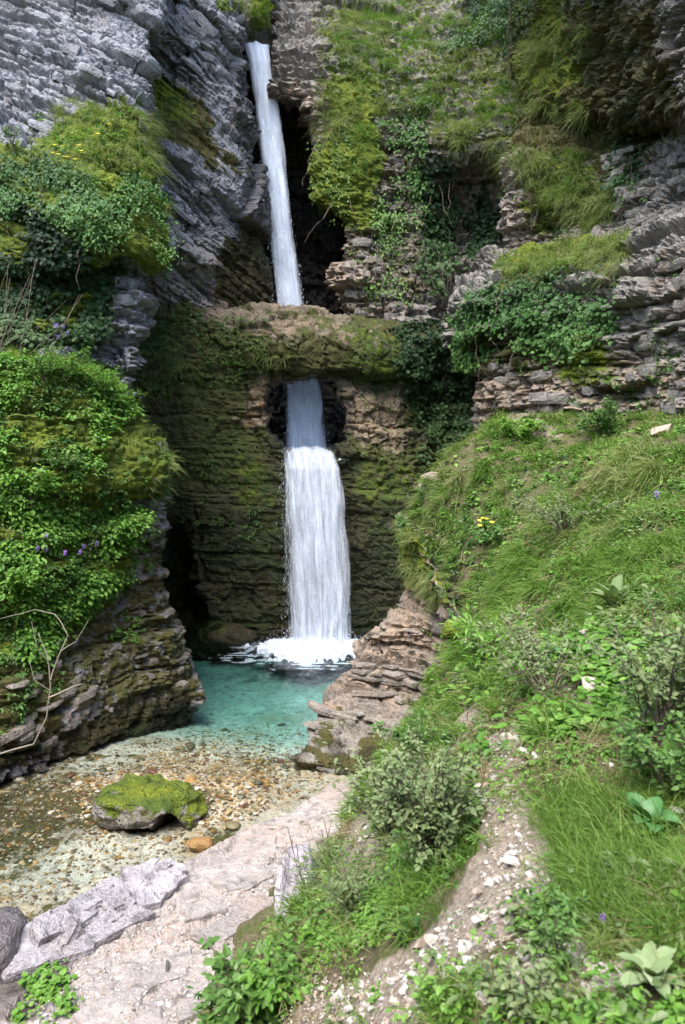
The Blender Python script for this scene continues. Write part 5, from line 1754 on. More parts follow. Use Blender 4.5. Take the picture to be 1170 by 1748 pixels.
def grass(name, label, spec, mat, seed):
    parts = []
    for k, (s, patch, n, clump, thr, kk, L, kw) in enumerate(spec):
        P, N = scatter(s, patch, n, seed + 7 * k, clump, 0.03, thr)
        if len(P):
            parts.append(grass_blades(P, N, seed + k, kk, kw.pop('rad', 0.05), L, kw.pop('w', 0.008), **kw))
    return tag(veg(name, parts, mat), label, 'grass', kind='stuff')


HANG = dict(droop=0.9, lean=0.4, up=0.5)
grass('grass', 'pale tufts of grass hanging from the ledges of the cliffs',
      [(cliff_left, poly(60, 190, 230, 165, 285, 230, 290, 300, 200, 270, 100, 260), 260, 1.5, -0.1, 34, (0.2, 0.42), dict(HANG)),
       (cliff_left, poly(120, 690, 250, 700, 290, 790, 270, 850, 150, 800), 120, 1.8, 0.0, 26, (0.12, 0.28), dict(HANG)),
       (cliff_d, poly(540, -60, 650, -60, 660, 60, 640, 140, 560, 140), 240, 1.7, 0.0, 34, (0.25, 0.5), dict(HANG)),
       (cliff_d, poly(640, 40, 760, -60, 1000, -40, 990, 80, 900, 200, 860, 270, 770, 240, 650, 180), 430, 1.8, 0.08, 36, (0.18, 0.4), dict(HANG)),
       (cliff_d, poly(545, 140, 620, 150, 600, 240, 540, 220), 100, 1.5, -0.1, 30, (0.2, 0.4), dict(HANG)),
       (cliff_e, poly(860, 255, 980, 250, 990, 300, 900, 300), 130, 1.3, -0.2, 34, (0.25, 0.5), dict(HANG)),
       (cliff_e, poly(900, 60, 1010, 60, 1000, 200, 900, 180), 160, 1.3, 0.0, 30, (0.25, 0.45), dict(HANG)),
       (cliff_e, poly(900, 300, 1080, 320, 1070, 410, 890, 420), 200, 1.3, 0.0, 30, (0.2, 0.4), dict(HANG)),
       (cliff_f, poly(850, 455, 960, 415, 1070, 405, 1060, 440, 950, 460, 860, 485), 260, 1.4, -0.3, 30, (0.15, 0.35), dict(HANG)),
       (cliff_f, poly(1000, 410, 1055, 410, 1050, 490, 1010, 480), 60, None, 0, 34, (0.3, 0.55), dict(HANG)),
       (arch, poly(405, 590, 500, 600, 500, 622, 410, 615), 30, 1.6, -0.2, 22, (0.12, 0.24), dict(HANG)),
       (arch, poly(245, 545, 300, 545, 300, 650, 245, 660), 60, 1.6, -0.1, 30, (0.2, 0.4), dict(HANG)),
       (cliff_mid, poly(350, -60, 425, -60, 425, 20, 370, 0), 120, None, 0, 30, (0.2, 0.4), dict(HANG)),
       (outcrop, poly(686, 868, 790, 1030, 785, 1075, 740, 1040, 690, 960), 80, 1.8, 0.0, 28, (0.12, 0.26), dict(HANG)),
       (upper_slope, poly(400, -100, 620, -100, 620, 60, 430, 70), 420, 1.0, -0.2, 30, (0.25, 0.5), dict(HANG, w=0.012))], M['pgrass'], 910)
grass('grass', 'fresh green grass on the high brow and the overgrown ledges',
      [(cliff_d, poly(640, 20, 760, -60, 960, -40, 970, 60, 880, 170, 840, 240, 760, 210, 660, 150), 900, 1.7, 0.03, 36, (0.18, 0.36), dict(HANG)),
       (cliff_d, poly(555, 40, 650, 20, 640, 240, 600, 330, 560, 200), 200, 1.4, 0.0, 30, (0.15, 0.35), dict(HANG)),
       (cliff_f, poly(850, 455, 960, 415, 1070, 405, 1060, 435, 950, 450, 860, 480), 220, 1.4, -0.1, 26, (0.1, 0.25), dict(HANG)),
       (cliff_left, poly(-160, 590, 70, 590, 200, 640, 230, 700, 150, 680, -160, 640), 160, 1.5, -0.1, 30, (0.12, 0.28), dict(lean=0.4)),
       (cliff_e, poly(880, 270, 1000, 260, 1000, 330, 900, 340), 100, 1.3, 0, 30, (0.2, 0.4), dict(HANG)),
       (upper_slope, poly(430, -20, 520, -20, 520, 70, 440, 75), 120, 1.0, -0.2, 30, (0.25, 0.5), dict(HANG, w=0.012))], M['grass'], 930)

# the right-hand slope
HILLP = poly(685, 862, 730, 810, 830, 715, 1050, 700, 1230, 690, 1900, 560, 2300, 1790, 330, 1790, 420, 1650, 540, 1480, 590, 1400, 640, 1290, 700, 1215, 775, 1090, 770, 1040, 730, 1000, 700, 900)
pathm = np.clip(hill.m[..., 2] * 0.9, 0, 0.80)
pathg = np.maximum(pathm, 0.95 * (np.maximum.reduce([poly_sdf(hill.q, p_) for p_ in PATH]) + 14 * fbm(hill.V * 3, 2, 949) > -12))      # keeps the grass off the trodden edge
Wd = lambda P: np.clip(0.0011 * P[:, 1], 0.0028, 0.011)
P, N = scatter_view(hill, HILLP, 2500, 950, 1.6, 0.05, 1.4, pathg)
a1 = grass_blades(P, N, 951, 26, 0.03, (0.10, 0.24), Wd(P), 0.45, 0.5)
P, N = scatter_view(hill, poly(760, 880, 1000, 860, 1200, 900, 1200, 1200, 900, 1200, 760, 1120), 330, 952, 1.4, 0.1, 1.2)
a2 = grass_blades(P, N, 953, 34, 0.05, (0.2, 0.42), Wd(P), 0.35, 0.8, 0.7, (-0.15, -0.1, 0))
P, N = scatter_view(hill, poly(900, 1300, 1200, 1350, 1200, 1640, 1000, 1640, 900, 1480), 210, 954, 2.0, 0.1, 1.2, pathg)
a3 = grass_blades(P, N, 955, 30, 0.03, (0.14, 0.3), Wd(P), 0.4, 0.5)
P, N = scatter_view(hill, poly(640, 1210, 760, 1130, 800, 1250, 700, 1300, 600, 1390), 500, 956, 1.0, -0.3, 1.0)
a4 = grass_blades(P, N, 957, 28, 0.04, (0.10, 0.22), Wd(P), 0.4, 0.6, 0.7, (-0.08, -0.1, 0))
P, N = scatter_view(hill, poly(685, 868, 730, 810, 810, 830, 800, 960, 740, 960, 705, 910), 150, 958, None, 0, 0.5)
a5 = grass_blades(P, N, 959, 28, 0.05, (0.12, 0.28), Wd(P), 0.4, 0.7, 0.6)
tag(veg('grass', [a1, a2, a3, a4, a5], M['grass']), 'fine green grass covering the right-hand slope', 'grass', kind='stuff')
P, N = scatter_view(hill, poly(685, 862, 830, 715, 1050, 705, 1200, 715, 1200, 920, 1000, 930, 760, 900, 720, 1000), 620, 960, 1.0, 0.02, 1.0)
b1 = grass_blades(P, N, 961, 28, 0.06, (0.14, 0.3), Wd(P), 0.4, 0.85, 0.6, (-0.2, -0.2, 0))
P, N = scatter_view(hill, HILLP, 1200, 962, 1.1, 0.0, 1.5, pathg)
b2 = grass_blades(P, N, 963, 16, 0.03, (0.1, 0.22), Wd(P), 0.7, 0.5)
P, N = scatter_view(hill, HILLP, 1900, 964, 1.6, 0.0, 1.4)
b3 = grass_blades(P, N, 965, 12, 0.05, (0.06, 0.16), Wd(P), 1.1, 0.2, 0.15)
tag(veg('grass', [b3], M['dry']), 'dead straw lying among the herbs of the slope', 'grass', kind='stuff')
tag(veg('grass', [b1, b2], M['pgrass']), 'pale and straw-coloured grass mixed over the brow of the slope', 'grass', kind='stuff')
P, N = scatter_view(hill, HILLP, 4200, 970, 1.4, -0.05, 1.6, pathm)
c1 = herb_leaves(P, N, 971, 9, (0.02, 0.07), (0.018, 0.042), OVATE)
P, N = scatter_view(hill, HILLP, 2000, 972, 1.5, 0.0, 1.5, pathm)
c2 = herb_leaves(P, N, 973, 11, (0.02, 0.08), (0.014, 0.034), OVATE)
P, N = scatter_view(hill, poly(480, 1748, 560, 1560, 640, 1500, 700, 1540, 640, 1610, 540, 1660), 260, 974, None, 0, 1.0)
c3 = herb_leaves(P, N, 975, 11, (0.03, 0.10), (0.018, 0.042), OVATE)
P, N = scatter_view(hill, poly(880, 1080, 1080, 1080, 1080, 1260, 900, 1240), 240, 976, 1.0, -0.2, 1.0)
c4 = herb_leaves(P, N, 977, 9, (0.04, 0.12), (0.03, 0.07), ROUND)
P, N = scatter_view(hill, poly(700, 880, 1200, 800, 1200, 1330, 760, 1330), 300, 978, 1.2, 0.05, 1.0, pathm)
c5 = herb_leaves(P, N, 979, 8, (0.05, 0.14), (0.05, 0.095), OVATE)
tag(veg('undergrowth', [c1, c2, c3, c4, c5], M['herb']), 'small bright herbs between the grass of the slope', 'undergrowth', kind='stuff')
P, N = scatter_view(hill, HILLP, 2000, 980, 1.0, 0.0, 1.4, pathm)
d1 = herb_leaves(P, N, 981, 9, (0.03, 0.1), (0.02, 0.05), OVATE)
P, N = scatter_view(hill, poly(700, 880, 1200, 750, 1200, 1330, 760, 1330), 300, 982, 1.1, 0.05, 1.0, pathm)
d2 = herb_leaves(P, N, 983, 9, (0.05, 0.15), (0.04, 0.085), LANCE)
P, N = scatter_view(hill, poly(685, 868, 730, 810, 810, 830, 810, 980, 740, 980, 705, 910), 230, 989, 1.6, -0.15, 0.5)
d3 = herb_leaves(P, N, 990, 10, (0.05, 0.14), (0.03, 0.07), OVATE)
P, N = scatter_view(hill, HILLP, 950, 984, 1.5, 0.05, 1.3, pathm)
tag(veg('undergrowth', [herb_leaves(P, N, 988, 9, (0.03, 0.12), (0.02, 0.05), OVATE)], M['sage']), 'grey-green herbs scattered over the slope', 'undergrowth', kind='stuff')
UPH = poly(700, 860, 760, 800, 840, 715, 1050, 705, 1190, 715, 1190, 1010, 800, 1000, 740, 960)
P, N = scatter_view(hill, UPH, 420, 992, 1.6, -0.1, 0.6)
d4 = herb_leaves(P, N, 993, 10, (0.05, 0.16), (0.03, 0.08), OVATE)
P, N = scatter_view(hill, UPH, 420, 994, 1.8, -0.05, 0.6)
tag(veg('undergrowth', [herb_leaves(P, N, 995, 10, (0.05, 0.15), (0.03, 0.075), ROUND)], M['herb']), 'bright leafy herbs on the upper part of the slope', 'undergrowth', kind='stuff')
P, N = scatter_view(hill, UPH, 420, 996, 1.4, -0.1, 0.6)
tag(veg('grass', [grass_blades(P, N, 997, 32, 0.05, (0.16, 0.34), Wd(P), 0.42, 0.65)], M['grass']), 'green grass tufts on the upper part of the slope', 'grass', kind='stuff')
P, N = scatter_view(hill, UPH, 260, 998, 1.9, 0.0, 0.6)
tag(veg('undergrowth', [herb_leaves(P, N, 999, 10, (0.06, 0.2), (0.03, 0.06), OVATE)], M['sage']), 'dusty grey-green herbs on the upper part of the slope', 'undergrowth', kind='stuff')
tag(veg('undergrowth', [d1, d2, d3, d4], M['herb2']), 'darker low herbs between the grass of the slope', 'undergrowth', kind='stuff')
P, N = scatter_view(shelf, poly(40, 1700, 110, 1640, 130, 1690, 90, 1748, 30, 1748), 60, 985, None, 0, 0.5)
tag(veg('undergrowth', [herb_leaves(P, N, 986, 10, (0.04, 0.1), (0.03, 0.06), ROUND)], M['herb']), 'small leafy weeds by the wet boulder at the lower left', 'undergrowth', kind='stuff')


# ------------------------------------------------------------------ single plants of the slope
def tussock(px, py, label, n=9, k=42, L=(0.25, 0.42), mat='grass', rad=0.10, comb=(-0.1, -0.15, 0)):
    p, nn = on(hill, px, py)
    r = np.random.default_rng(px * 7 + py)
    P = p + r.normal(0, rad, (n, 3)) * np.array((1, 1, 0.15))
    P[:, 2] = z_hill(P[:, :2])
    o = veg('grass_tussock', [grass_blades(P, np.repeat(nn[None], n, 0), px + py, k, 0.04, L, float(np.clip(0.0011 * p[1], 0.0028, 0.011)), 0.38, 0.75, 0.75, comb)], M[mat])
    return tag(o, label, 'grass tussock')


tussock(900, 960, 'rounded silky green grass tussock, biggest on the upper slope')
tussock(865, 1010, 'drooping bright green tussock just below the rounded silky one', 9)
tussock(1010, 960, 'dense green tussock with blades swept downhill above the pale rosette')
tussock(960, 1050, 'flattened vivid green tussock left of the pale rosette', 8)
tussock(815, 800, 'upright bright green tussock on the brow beside the dark alcove', 10, 44, (0.3, 0.5))
tussock(930, 1235, 'small round tussock above the head of the path', 5, 36, (0.16, 0.28), rad=0.05)
tussock(960, 1350, 'loose green tussock overhanging the path on its right', 7, 40, (0.18, 0.3), rad=0.07)
tussock(995, 1450, 'bright green tussock beside the squarish tan stone', 7, 42, (0.16, 0.28), rad=0.06)
tussock(1090, 1480, 'long-bladed grass clump under the broad-leaved dock plant', 7, 36, (0.18, 0.32), rad=0.07)
tussock(1110, 800, 'big straw-coloured tussock near the top right of the slope', 12, 46, (0.3, 0.55), 'pgrass', 0.14)
tussock(1060, 790, 'straw-coloured tussock hanging beside the biggest straw one', 9, 46, (0.3, 0.5), 'pgrass', 0.12)
tussock(760, 860, 'pale shaggy tussock at the tip of the brow above the pool', 9, 46, (0.3, 0.5), 'pgrass', 0.14)
tussock(700, 870, 'pale tussock hanging over the very edge toward the lower fall', 6, 40, (0.2, 0.36), 'pgrass', 0.05, (-0.5, -0.1, 0))
tussock(755, 990, 'olive tussock hanging over the ledge above the banded outcrop', 6, 40, (0.2, 0.34), 'pgrass', 0.12, (-0.4, -0.1, 0))
tussock(1000, 830, 'brownish tangled tussock in the middle of the upper slope', 8, 44, (0.25, 0.4), 'dry', 0.12)


TP, TN = scatter_view(hill, poly(800, 900, 1180, 760, 1180, 1700, 930, 1700, 960, 1480, 930, 1250, 830, 1180), 40, 991, None, 0, 1.0, pathg)
for k, (p_, n_) in enumerate(zip(TP, TN)):
    r_ = np.random.default_rng(3000 + k)
    sc_ = float(np.clip(p_[1] / 7, 0.5, 1.15))
    P_ = p_ + r_.normal(0, 0.05 * sc_, (5, 3)) * np.array((1, 1, 0.1))
    o = veg('grass_tussock', [grass_blades(P_, np.repeat(n_[None], 5, 0), 3100 + k, 34, 0.03 * sc_, (0.2 * sc_, 0.34 * sc_), float(np.clip(0.0011 * p_[1], 0.0028, 0.011)), 0.45, 0.7, 0.8)], M['grass' if k % 3 else 'pgrass'])
    tag(o, 'small grass tussock standing out of the herbs on the slope', 'grass tussock', 'small tussocks on the slope')


def shrub(name, px, py, label, h, spread, nst, nleaf, size, mat, tpl=OVATE, lean=(0, 0, 0), bark='bark', sr=0.006, seed=1, surf=None, cat='shrub', bare=0.35):
    p, nn = on(surf or hill, px, py)
    r = np.random.default_rng(seed)
    o = empty(name, p)
    tag(o, label, cat)
    st, tips = [], []
    for k in range(nst):
        a_ = r.uniform(0, 6.283)
        out = np.array((math.cos(a_), math.sin(a_), 0)) * spread * math.sqrt(r.random())
        tt = np.linspace(0, 1, 8)[:, None]
        hh_ = h * r.uniform(0.65, 1.05)
        pts = out * 0.12 + tt * np.array((0, 0, 1)) * hh_ + (tt ** 1.4) * out + tt * np.array(lean) * hh_ + np.cumsum(r.normal(0, 0.012, (8, 3)), 0) * h * 1.6
        pts[0, 2] = -0.03
        st.append(tube(pts, sr, sr * 0.35, 5))
        tips.append(pts)
        for j in range(3):
            i0 = r.integers(2, 7)
            d_ = unit(r.normal(0, 1, 3) + np.array((0, 0, 0.8)) + 0.8 * unit(out)) * h * r.uniform(0.15, 0.35)
            tw = pts[i0] + np.linspace(0, 1, 6)[:, None] * d_ + np.cumsum(r.normal(0, 0.01, (6, 3)), 0) * h
            st.append(tube(tw, sr * 0.5, sr * 0.25, 4))
            tips.append(np.concatenate((pts[i0:i0 + 1], pts[i0:i0 + 1], tw)))
    nleaf, size = int(nleaf * 1.45), (size[0] * 0.72, size[1] * 0.78)
    veg('branches', st, M[bark], o)
    T_ = np.stack([q_[:8] for q_ in tips])
    i_ = r.integers(0, len(T_), nleaf)
    f = bare + (1 - bare) * r.random(nleaf) ** 0.8
    x = f * 6.999
    i0 = x.astype(int)
    P_ = T_[i_, i0] * (1 - (x - i0))[:, None] + T_[i_, i0 + 1] * (x - i0)[:, None]
    P_ = P_ + r.normal(0, size[1] * 0.35, (nleaf, 3))
    d = unit(P_ * np.array((1, 1, 0.2)) + r.normal(0, 0.25, (nleaf, 3)) * h)
    ax = d + np.array((0, 0, 0.25)) + r.normal(0, 0.35, (nleaf, 3))
    nz = unit(np.array((0, -0.1, 1.0)) + r.normal(0, 0.45, (nleaf, 3)))
    tone = np.clip(0.25 + 0.5 * r.random(nleaf) + 0.25 * np.repeat(r.random(), nleaf), 0, 1)
    veg('foliage', [stamp(tpl, P_, ax, nz, r.uniform(*size, nleaf), tone)], M[mat], o)
    return o


shrub('shrub', 735, 1490, 'twiggy grey-green shrub with dark stems left of the path', 0.60, 0.24, 26, 1300, (0.025, 0.055), 'sage', OVATE, (-0.12, 0.1, 0), 'twig', 0.006, 11)
shrub('shrub', 665, 1430, 'grey-green shrub behind the twiggy one, toward the pink shelf', 0.6, 0.30, 18, 1000, (0.03, 0.06), 'sage', OVATE, (-0.15, 0, 0), 'twig', 0.005, 12)
shrub('shrub', 600, 1560, 'low sage-leaved shrub at the foot of the slope beside the pale boulder', 0.36, 0.26, 18, 620, (0.03, 0.06), 'sage', LANCE, (-0.2, 0, 0), 'bark', 0.004, 13)
shrub('leafy_shrub', 430, 1765, 'broad-leaved green shrub at the bottom edge over the pink shelf', 0.42, 0.3, 22, 620, (0.05, 0.09), 'herb2', OVATE, (0, 0, 0), 'bark', 0.005, 14)
shrub('leafy_shrub', 480, 1720, 'smaller bright shrub beside the broad-leaved one at the bottom edge', 0.3, 0.2, 14, 340, (0.04, 0.075), 'herb', OVATE, (0, 0, 0), 'bark', 0.004, 15)
shrub('shrub', 930, 1190, 'open twiggy shrub with bare pale stems above the path', 0.5, 0.45, 24, 800, (0.025, 0.055), 'sage', OVATE, (-0.1, 0, 0), 'bark', 0.005, 16, bare=0.4)
shrub('leafy_plant', 835, 1135, 'bright broad-leaved herb clump on the edge above the outcrop', 0.42, 0.32, 18, 520, (0.06, 0.13), 'herb', LANCE, (0, 0, 0), 'bark', 0.005, 17, cat='plant')
shrub('shrub', 1130, 1260, 'tall grey-green shrub with red-brown stems at the right edge', 0.62, 0.3, 24, 1200, (0.03, 0.06), 'sage', OVATE, (0.1, 0, 0), 'twig', 0.005, 18)
shrub('shrub', 1150, 1360, 'dense dark-green leafy shrub at the right edge above the dock', 0.36, 0.25, 18, 700, (0.03, 0.055), 'herb2', OVATE, (0, 0, 0), 'twig', 0.004, 19)
shrub('shrub', 960, 905, 'spreading yellowish shrub low on the middle of the upper slope', 0.5, 0.6, 22, 900, (0.03, 0.06), 'sage', OVATE, (0, 0, 0), 'bark', 0.006, 20)
shrub('shrub', 1015, 735, 'green leafy shrub under the rock step near the bare earth', 0.55, 0.5, 16, 700, (0.05, 0.1), 'herb2', OVATE, (0, 0, 0), 'bark', 0.006, 21)
shrub('shrub', 880, 745, 'bright green shrublet beside the bare earth patch', 0.35, 0.5, 12, 500, (0.05, 0.09), 'herb', ROUND, (0, 0, 0), 'bark', 0.005, 22)
shrub('leafy_plant', 835, 930, 'dark round-leaved plant under the yellow flowers on the drop', 0.4, 0.5, 14, 900, (0.04, 0.08), 'herb2', ROUND, (-0.2, 0, 0), 'bark', 0.005, 23, cat='plant')
shrub('shrub', 725, 1300, 'low grey-green leafy bush on the slope above the twiggy shrub', 0.3, 0.4, 18, 900, (0.03, 0.06), 'herb2', OVATE, (0, 0, 0), 'bark', 0.004, 24)
shrub('leafy_plant', 950, 1660, 'upright small-leaved plant with dark stem right of the lower path', 0.2, 0.07, 7, 240, (0.018, 0.035), 'herb2', OVATE, (0, 0, 0), 'twig', 0.003, 25, cat='plant')
shrub('leafy_plant', 940, 1580, 'low dark leafy herb carrying a purple flower spike', 0.13, 0.08, 8, 200, (0.02, 0.04), 'herb2', OVATE, (0, 0, 0), 'twig', 0.003, 26, cat='plant')
shrub('leafy_plant', 780, 1720, 'loose clump of pale leaves at the bottom of the path', 0.14, 0.14, 10, 240, (0.02, 0.042), 'herb', OVATE, (0, 0, 0), 'bark', 0.003, 27, cat='plant')
shrub('leafy_plant', 880, 1720, 'sage-leaved clump right of the path at the bottom edge', 0.16, 0.12, 10, 240, (0.02, 0.045), 'sage', OVATE, (0, 0, 0), 'bark', 0.003, 28, cat='plant')
shrub('bare_shrub', 905, 390, 'thin brown leafless shrub clinging to the cliff under the overhang', 0.9, 0.5, 10, 160, (0.03, 0.06), 'dry', OVATE, (0, -0.2, 0), 'bark', 0.008, 29, cliff_e)


shrub('leafy_plant', 110, 650, 'feathery bright plant at the top of the lower left mound', 0.45, 0.4, 16, 700, (0.05, 0.10), 'herb', LANCE, (0, -0.3, 0), 'bark', 0.005, 31, cliff_left, 'plant')
shrub('leafy_plant', 190, 670, 'light green plant on the shoulder of the mound near the bare rock', 0.4, 0.4, 14, 560, (0.05, 0.10), 'herb', LANCE, (0, -0.3, 0), 'bark', 0.005, 32, cliff_left, 'plant')
shrub('leafy_plant', 60, 860, 'big-leaved bright plant left of centre on the lower left mound', 0.5, 0.5, 18, 620, (0.07, 0.14), 'herb', OVATE, (0, -0.4, 0), 'bark', 0.006, 33, cliff_left, 'plant')
shrub('leafy_plant', 220, 925, 'bright plant leaning out at the right edge of the lower left mound', 0.42, 0.4, 14, 500, (0.06, 0.11), 'herb', OVATE, (0.3, -0.3, 0), 'bark', 0.005, 34, cliff_left, 'plant')
shrub('leafy_plant', 110, 800, 'ferny plant under the dark gaps of the mossy mound', 0.35, 0.35, 14, 480, (0.06, 0.11), 'herb2', LANCE, (0, -0.4, 0), 'bark', 0.005, 35, cliff_left, 'plant')
shrub('leafy_plant', 40, 1010, 'spreading green plant low on the left mound above the dead branch', 0.4, 0.5, 16, 620, (0.05, 0.10), 'herb', OVATE, (0, -0.4, 0), 'bark', 0.005, 36, cliff_left, 'plant')
shrub('leafy_plant', 25, 235, 'lone green plant on the grey rock above the upper left ledge', 0.25, 0.25, 10, 240, (0.05, 0.09), 'herb2', LANCE, (0, -0.4, 0), 'bark', 0.005, 37, cliff_left, 'plant')
shrub('leafy_plant', 80, 640, 'dark bushy plant half under the ivy at the top of the mound', 0.35, 0.5, 14, 560, (0.05, 0.09), 'herb2', OVATE, (0, -0.3, 0), 'bark', 0.005, 38, cliff_left, 'plant')


def big_leaf(name, L, wd, curl, mat, seed):
    """one large leaf: midrib fold, wavy rim, tip bent down; 48 triangles"""
    r = np.random.default_rng(seed)
    nu_, nv_ = 7, 5
    u = np.linspace(0, 1, nu_)
    V = []
    for uu in u:
        w = wd * (0.10 + 0.9 * math.sin(math.pi * min(1, uu * 0.93 + 0.03)) ** 0.8) * (1 if uu < 0.98 else 0.15)
        for vv in np.linspace(-1, 1, nv_):
            V.append((L * uu * (1 - 0.15 * curl * uu), w * vv, L * (0.42 * uu - curl * 0.62 * uu * uu) + w * 0.35 * abs(vv) + r.normal(0, 0.012) * L * abs(vv)))
    f = grid_faces(nu_, nv_)
    me_o = link_mesh(name, np.array(V), np.concatenate((f[:, [0, 1, 2]], f[:, [0, 2, 3]])), mat, None, True, {'rnd': np.full(len(V), r.random())})
    return me_o


def rosette(name, px, py, label, n, L, wd, mat, seed, up=0.35):
    p, nn = on(hill, px, py)
    o = empty(name, p + np.array((0, -0.02, 0.15 * L)))
    tag(o, label, 'plant')
    r = np.random.default_rng(seed)
    for k in range(n):
        lf_ = big_leaf('leaf', L * r.uniform(0.65, 1.05), wd * r.uniform(0.8, 1.1), r.uniform(0.5, 1.1), M[mat], seed * 31 + k)
        lf_.parent = o
        lf_.rotation_euler = (r.normal(0, 0.15), -up * r.uniform(0.5, 1.6), k * 2.4 + r.normal(0, 0.2))
        lf_.location = (0, 0, 0.012 * k / n)
    return o


rosette('mullein', 1110, 1690, 'woolly pale green rosette with broad leaves in the lower right corner', 16, 0.14, 0.026, 'mull', 3, 0.6)
rosette('mullein', 1040, 1045, 'silvery white-green leaf rosette on the middle of the slope', 18, 0.32, 0.042, 'mull', 4, 0.8)
rosette('dock', 1105, 1425, 'dock plant with broad glossy green leaves near the right edge', 8, 0.17, 0.045, 'dock', 5, 0.6)
rosette('dock', 960, 1130, 'small broad-leaved plant beside the open twiggy shrub', 7, 0.16, 0.045, 'dock', 6, 0.6)
rosette('dock', 700, 1600, 'soft-leaved seedling rosette left of the path', 6, 0.09, 0.025, 'mull', 7, 0.5)


# ------------------------------------------------------------------ flowers, dead branches
def flower(p, label, mat, r0, seed, group, spike=False, stem=0.08):
    o = empty('yellow_flower' if mat == 'yellow' else 'purple_flower', p)
    r = np.random.default_rng(seed)
    veg('stem', [tube(np.array([(0, 0, -0.02), (0.004, -0.01, stem * 0.5), (0.0, -0.02, stem)]), 0.003, 0.002, 4)], M['herb2'], o)
    n = 14 if spike else 6
    a_ = np.arange(n) * 2.4 + r.uniform(0, 6)
    c = np.stack((np.cos(a_) * 0.3, np.sin(a_) * 0.3 - 0.2, np.linspace(-0.2, 2.2, n) if spike else np.full(n, 0.2)), -1) * r0 + np.array((0, -0.02, stem))
    ax = np.stack((np.cos(a_), np.sin(a_), np.full(n, 0.15)), -1)
    nz = np.stack((-0.3 * np.cos(a_), -0.3 * np.sin(a_) - 0.5, np.ones(n)), -1)
    veg('blossom', [stamp(ROUND, c, ax, nz, np.full(n, r0 * (0.8 if spike else 1.0)), None, seed)], M[mat], o)
    tag(o, label, 'flower', group)


r = np.random.default_rng(77)
for k, (px, py) in enumerate(((92, 268), (104, 274), (113, 266), (122, 276), (131, 282), (140, 270), (148, 278), (118, 286), (172, 236), (186, 230), (97, 262), (134, 264))):
    p, nn = on(cliff_left, px, py)
    flower(p + nn * 0.08, 'small yellow flower on the upper left ledge', 'yellow', 0.04, k, 'yellow flowers on the upper left ledge', stem=0.1)
for k, (px, py) in enumerate(((822, 912), (829, 906), (838, 908), (846, 911), (824, 920))):
    p, nn = on(hill, px, py)
    flower(p + nn * 0.15, 'yellow flower above the dark round-leaved plant', 'yellow', 0.032, 20 + k, 'yellow flowers on the drop of the slope', stem=0.16)
for k, (px, py) in enumerate(((62, 950), (70, 946), (78, 955), (103, 957), (132, 952), (138, 945), (160, 938), (66, 942), (75, 940))):
    p, nn = on(cliff_left, px, py)
    flower(p + nn * 0.15, 'purple flower among the bright leaves of the lower left mound', 'purple', 0.026, 40 + k, 'purple flowers on the lower left mound', True, 0.1)
for k, (px, py) in enumerate(((92, 576), (100, 572), (108, 580), (98, 586), (112, 572))):
    p, nn = on(cliff_left, px, py)
    flower(p + nn * 0.15, 'violet flower below the dark ivy curtain', 'purple', 0.026, 60 + k, 'violet flowers below the ivy curtain', True, 0.06)
for k, (px, py, lb, r0) in enumerate(((1113, 860, 'tall purple flower spike beside the big straw tussock', 0.03), (952, 1572, 'dark purple flower spike right of the path', 0.011), (1030, 1580, 'greyish purple flower spikes in the grass right of the path', 0.011))):
    p, nn = on(hill, px, py)
    flower(p, lb, 'purple', r0, 80 + k, None, True, r0 * 4)


def branch(name, label, lines, mat, group=None):
    P0 = at(*lines[0][0][0])
    o = empty(name, P0)
    tag(o, label, 'branch', group)
    for k, (pts, r0, r1) in enumerate(lines):
        C_ = np.array([at(*q_) for q_ in pts])
        t_ = np.linspace(0, len(C_) - 1, (len(C_) - 1) * 5 + 1)
        C_ = np.stack([np.interp(t_, np.arange(len(C_)), C_[:, c]) for c in range(3)], -1)
        C_ = C_ + 0.02 * np.stack([fbm(C_ * 4 + 5 * c, 2, 900 + k) for c in range(3)], -1) - P0
        v, f, _ = tube(C_, r0, r1, 6)
        link_mesh('twig', v, f, M[mat], o, True)
    return o


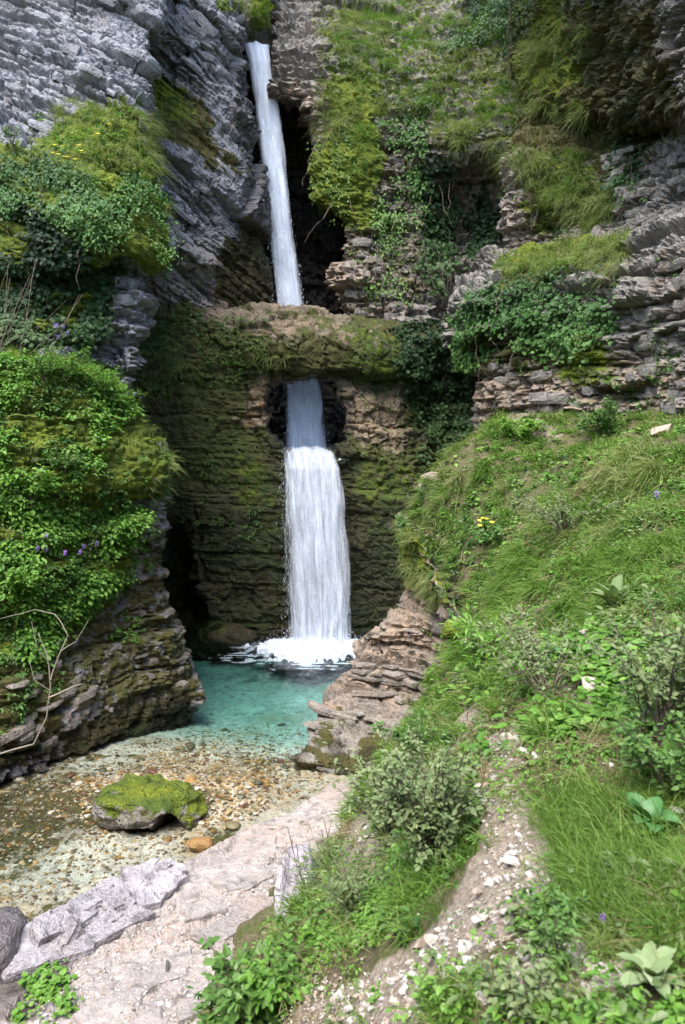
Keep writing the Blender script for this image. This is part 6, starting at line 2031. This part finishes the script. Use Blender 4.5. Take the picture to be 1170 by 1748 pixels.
branch('dead_branch', 'pale dead branch reaching up from the water at the lower left', [
    ([(-40, 1300, 9.9), (20, 1280, 9.9), (58, 1270, 9.9), (80, 1225, 9.9), (87, 1170, 9.9), (80, 1120, 9.95), (66, 1080, 10)], 0.014, 0.005),
    ([(85, 1190, 9.9), (110, 1178, 9.8), (140, 1168, 9.7)], 0.010, 0.004),
    ([(87, 1160, 9.9), (105, 1110, 9.9), (116, 1085, 9.9), (95, 1048, 9.95), (60, 1040, 10), (0, 1056, 10)], 0.008, 0.003),
    ([(82, 1130, 9.9), (62, 1105, 9.8), (55, 1060, 9.8)], 0.008, 0.003),
    ([(105, 1110, 9.9), (130, 1095, 9.9), (150, 1060, 9.9)], 0.007, 0.003),
    ([(87, 1180, 9.9), (60, 1160, 9.8), (50, 1130, 9.8)], 0.007, 0.003)], 'deadwood')
tw = []
r = np.random.default_rng(88)
for k in range(14):
    x0, y0 = r.uniform(-29.9, 60), r.uniform(560, 640)
    x1, y1 = x0 + r.uniform(10, 90), y0 - r.uniform(60, 190)
    tw.append(([(x0, y0, 12.9), ((x0 + x1) / 2 + r.normal(0, 14), (y0 + y1) / 2 + r.normal(0, 10), 12.9 + r.uniform(-0.1, 0.1)), (x1, y1, 13.2 + r.uniform(-0.2, 0.1))], 0.006, 0.002))
branch('bare_twigs', 'tangle of grey leafless twigs in front of the ivy on the left', tw, 'bark')
tw = []
for k in range(9):
    x0, y0 = 545 + r.uniform(-12, 12), 1540 + r.uniform(-8, 8)
    x1, y1 = x0 + r.uniform(-50, 45), y0 - r.uniform(60, 140)
    tw.append(([(x0, y0, 5.5), ((x0 + x1) / 2 + r.normal(0, 8), (y0 + y1) / 2, 5.5), (x1, y1, 5.5 + r.uniform(-0.1, 0.1))], 0.004, 0.002))
branch('bare_twigs', 'thin black leafless twigs at the foot of the slope above the pale boulder', tw, 'twig')
tw = []
for k in range(26):
    x0, y0 = r.uniform(630, 780), r.uniform(400, 470)
    x1, y1 = x0 + r.uniform(-30, 30), y0 + r.uniform(60, 120)
    tw.append(([(x0, y0, 19.3), ((x0 + x1) / 2 + r.normal(0, 14), (y0 + y1) / 2 + r.normal(0, 6), 19.1), (x1, y1, 19.2)], 0.007, 0.003))
branch('hanging_vines', 'tangle of bare grey vines hanging above the right end of the arch', tw, 'twig')
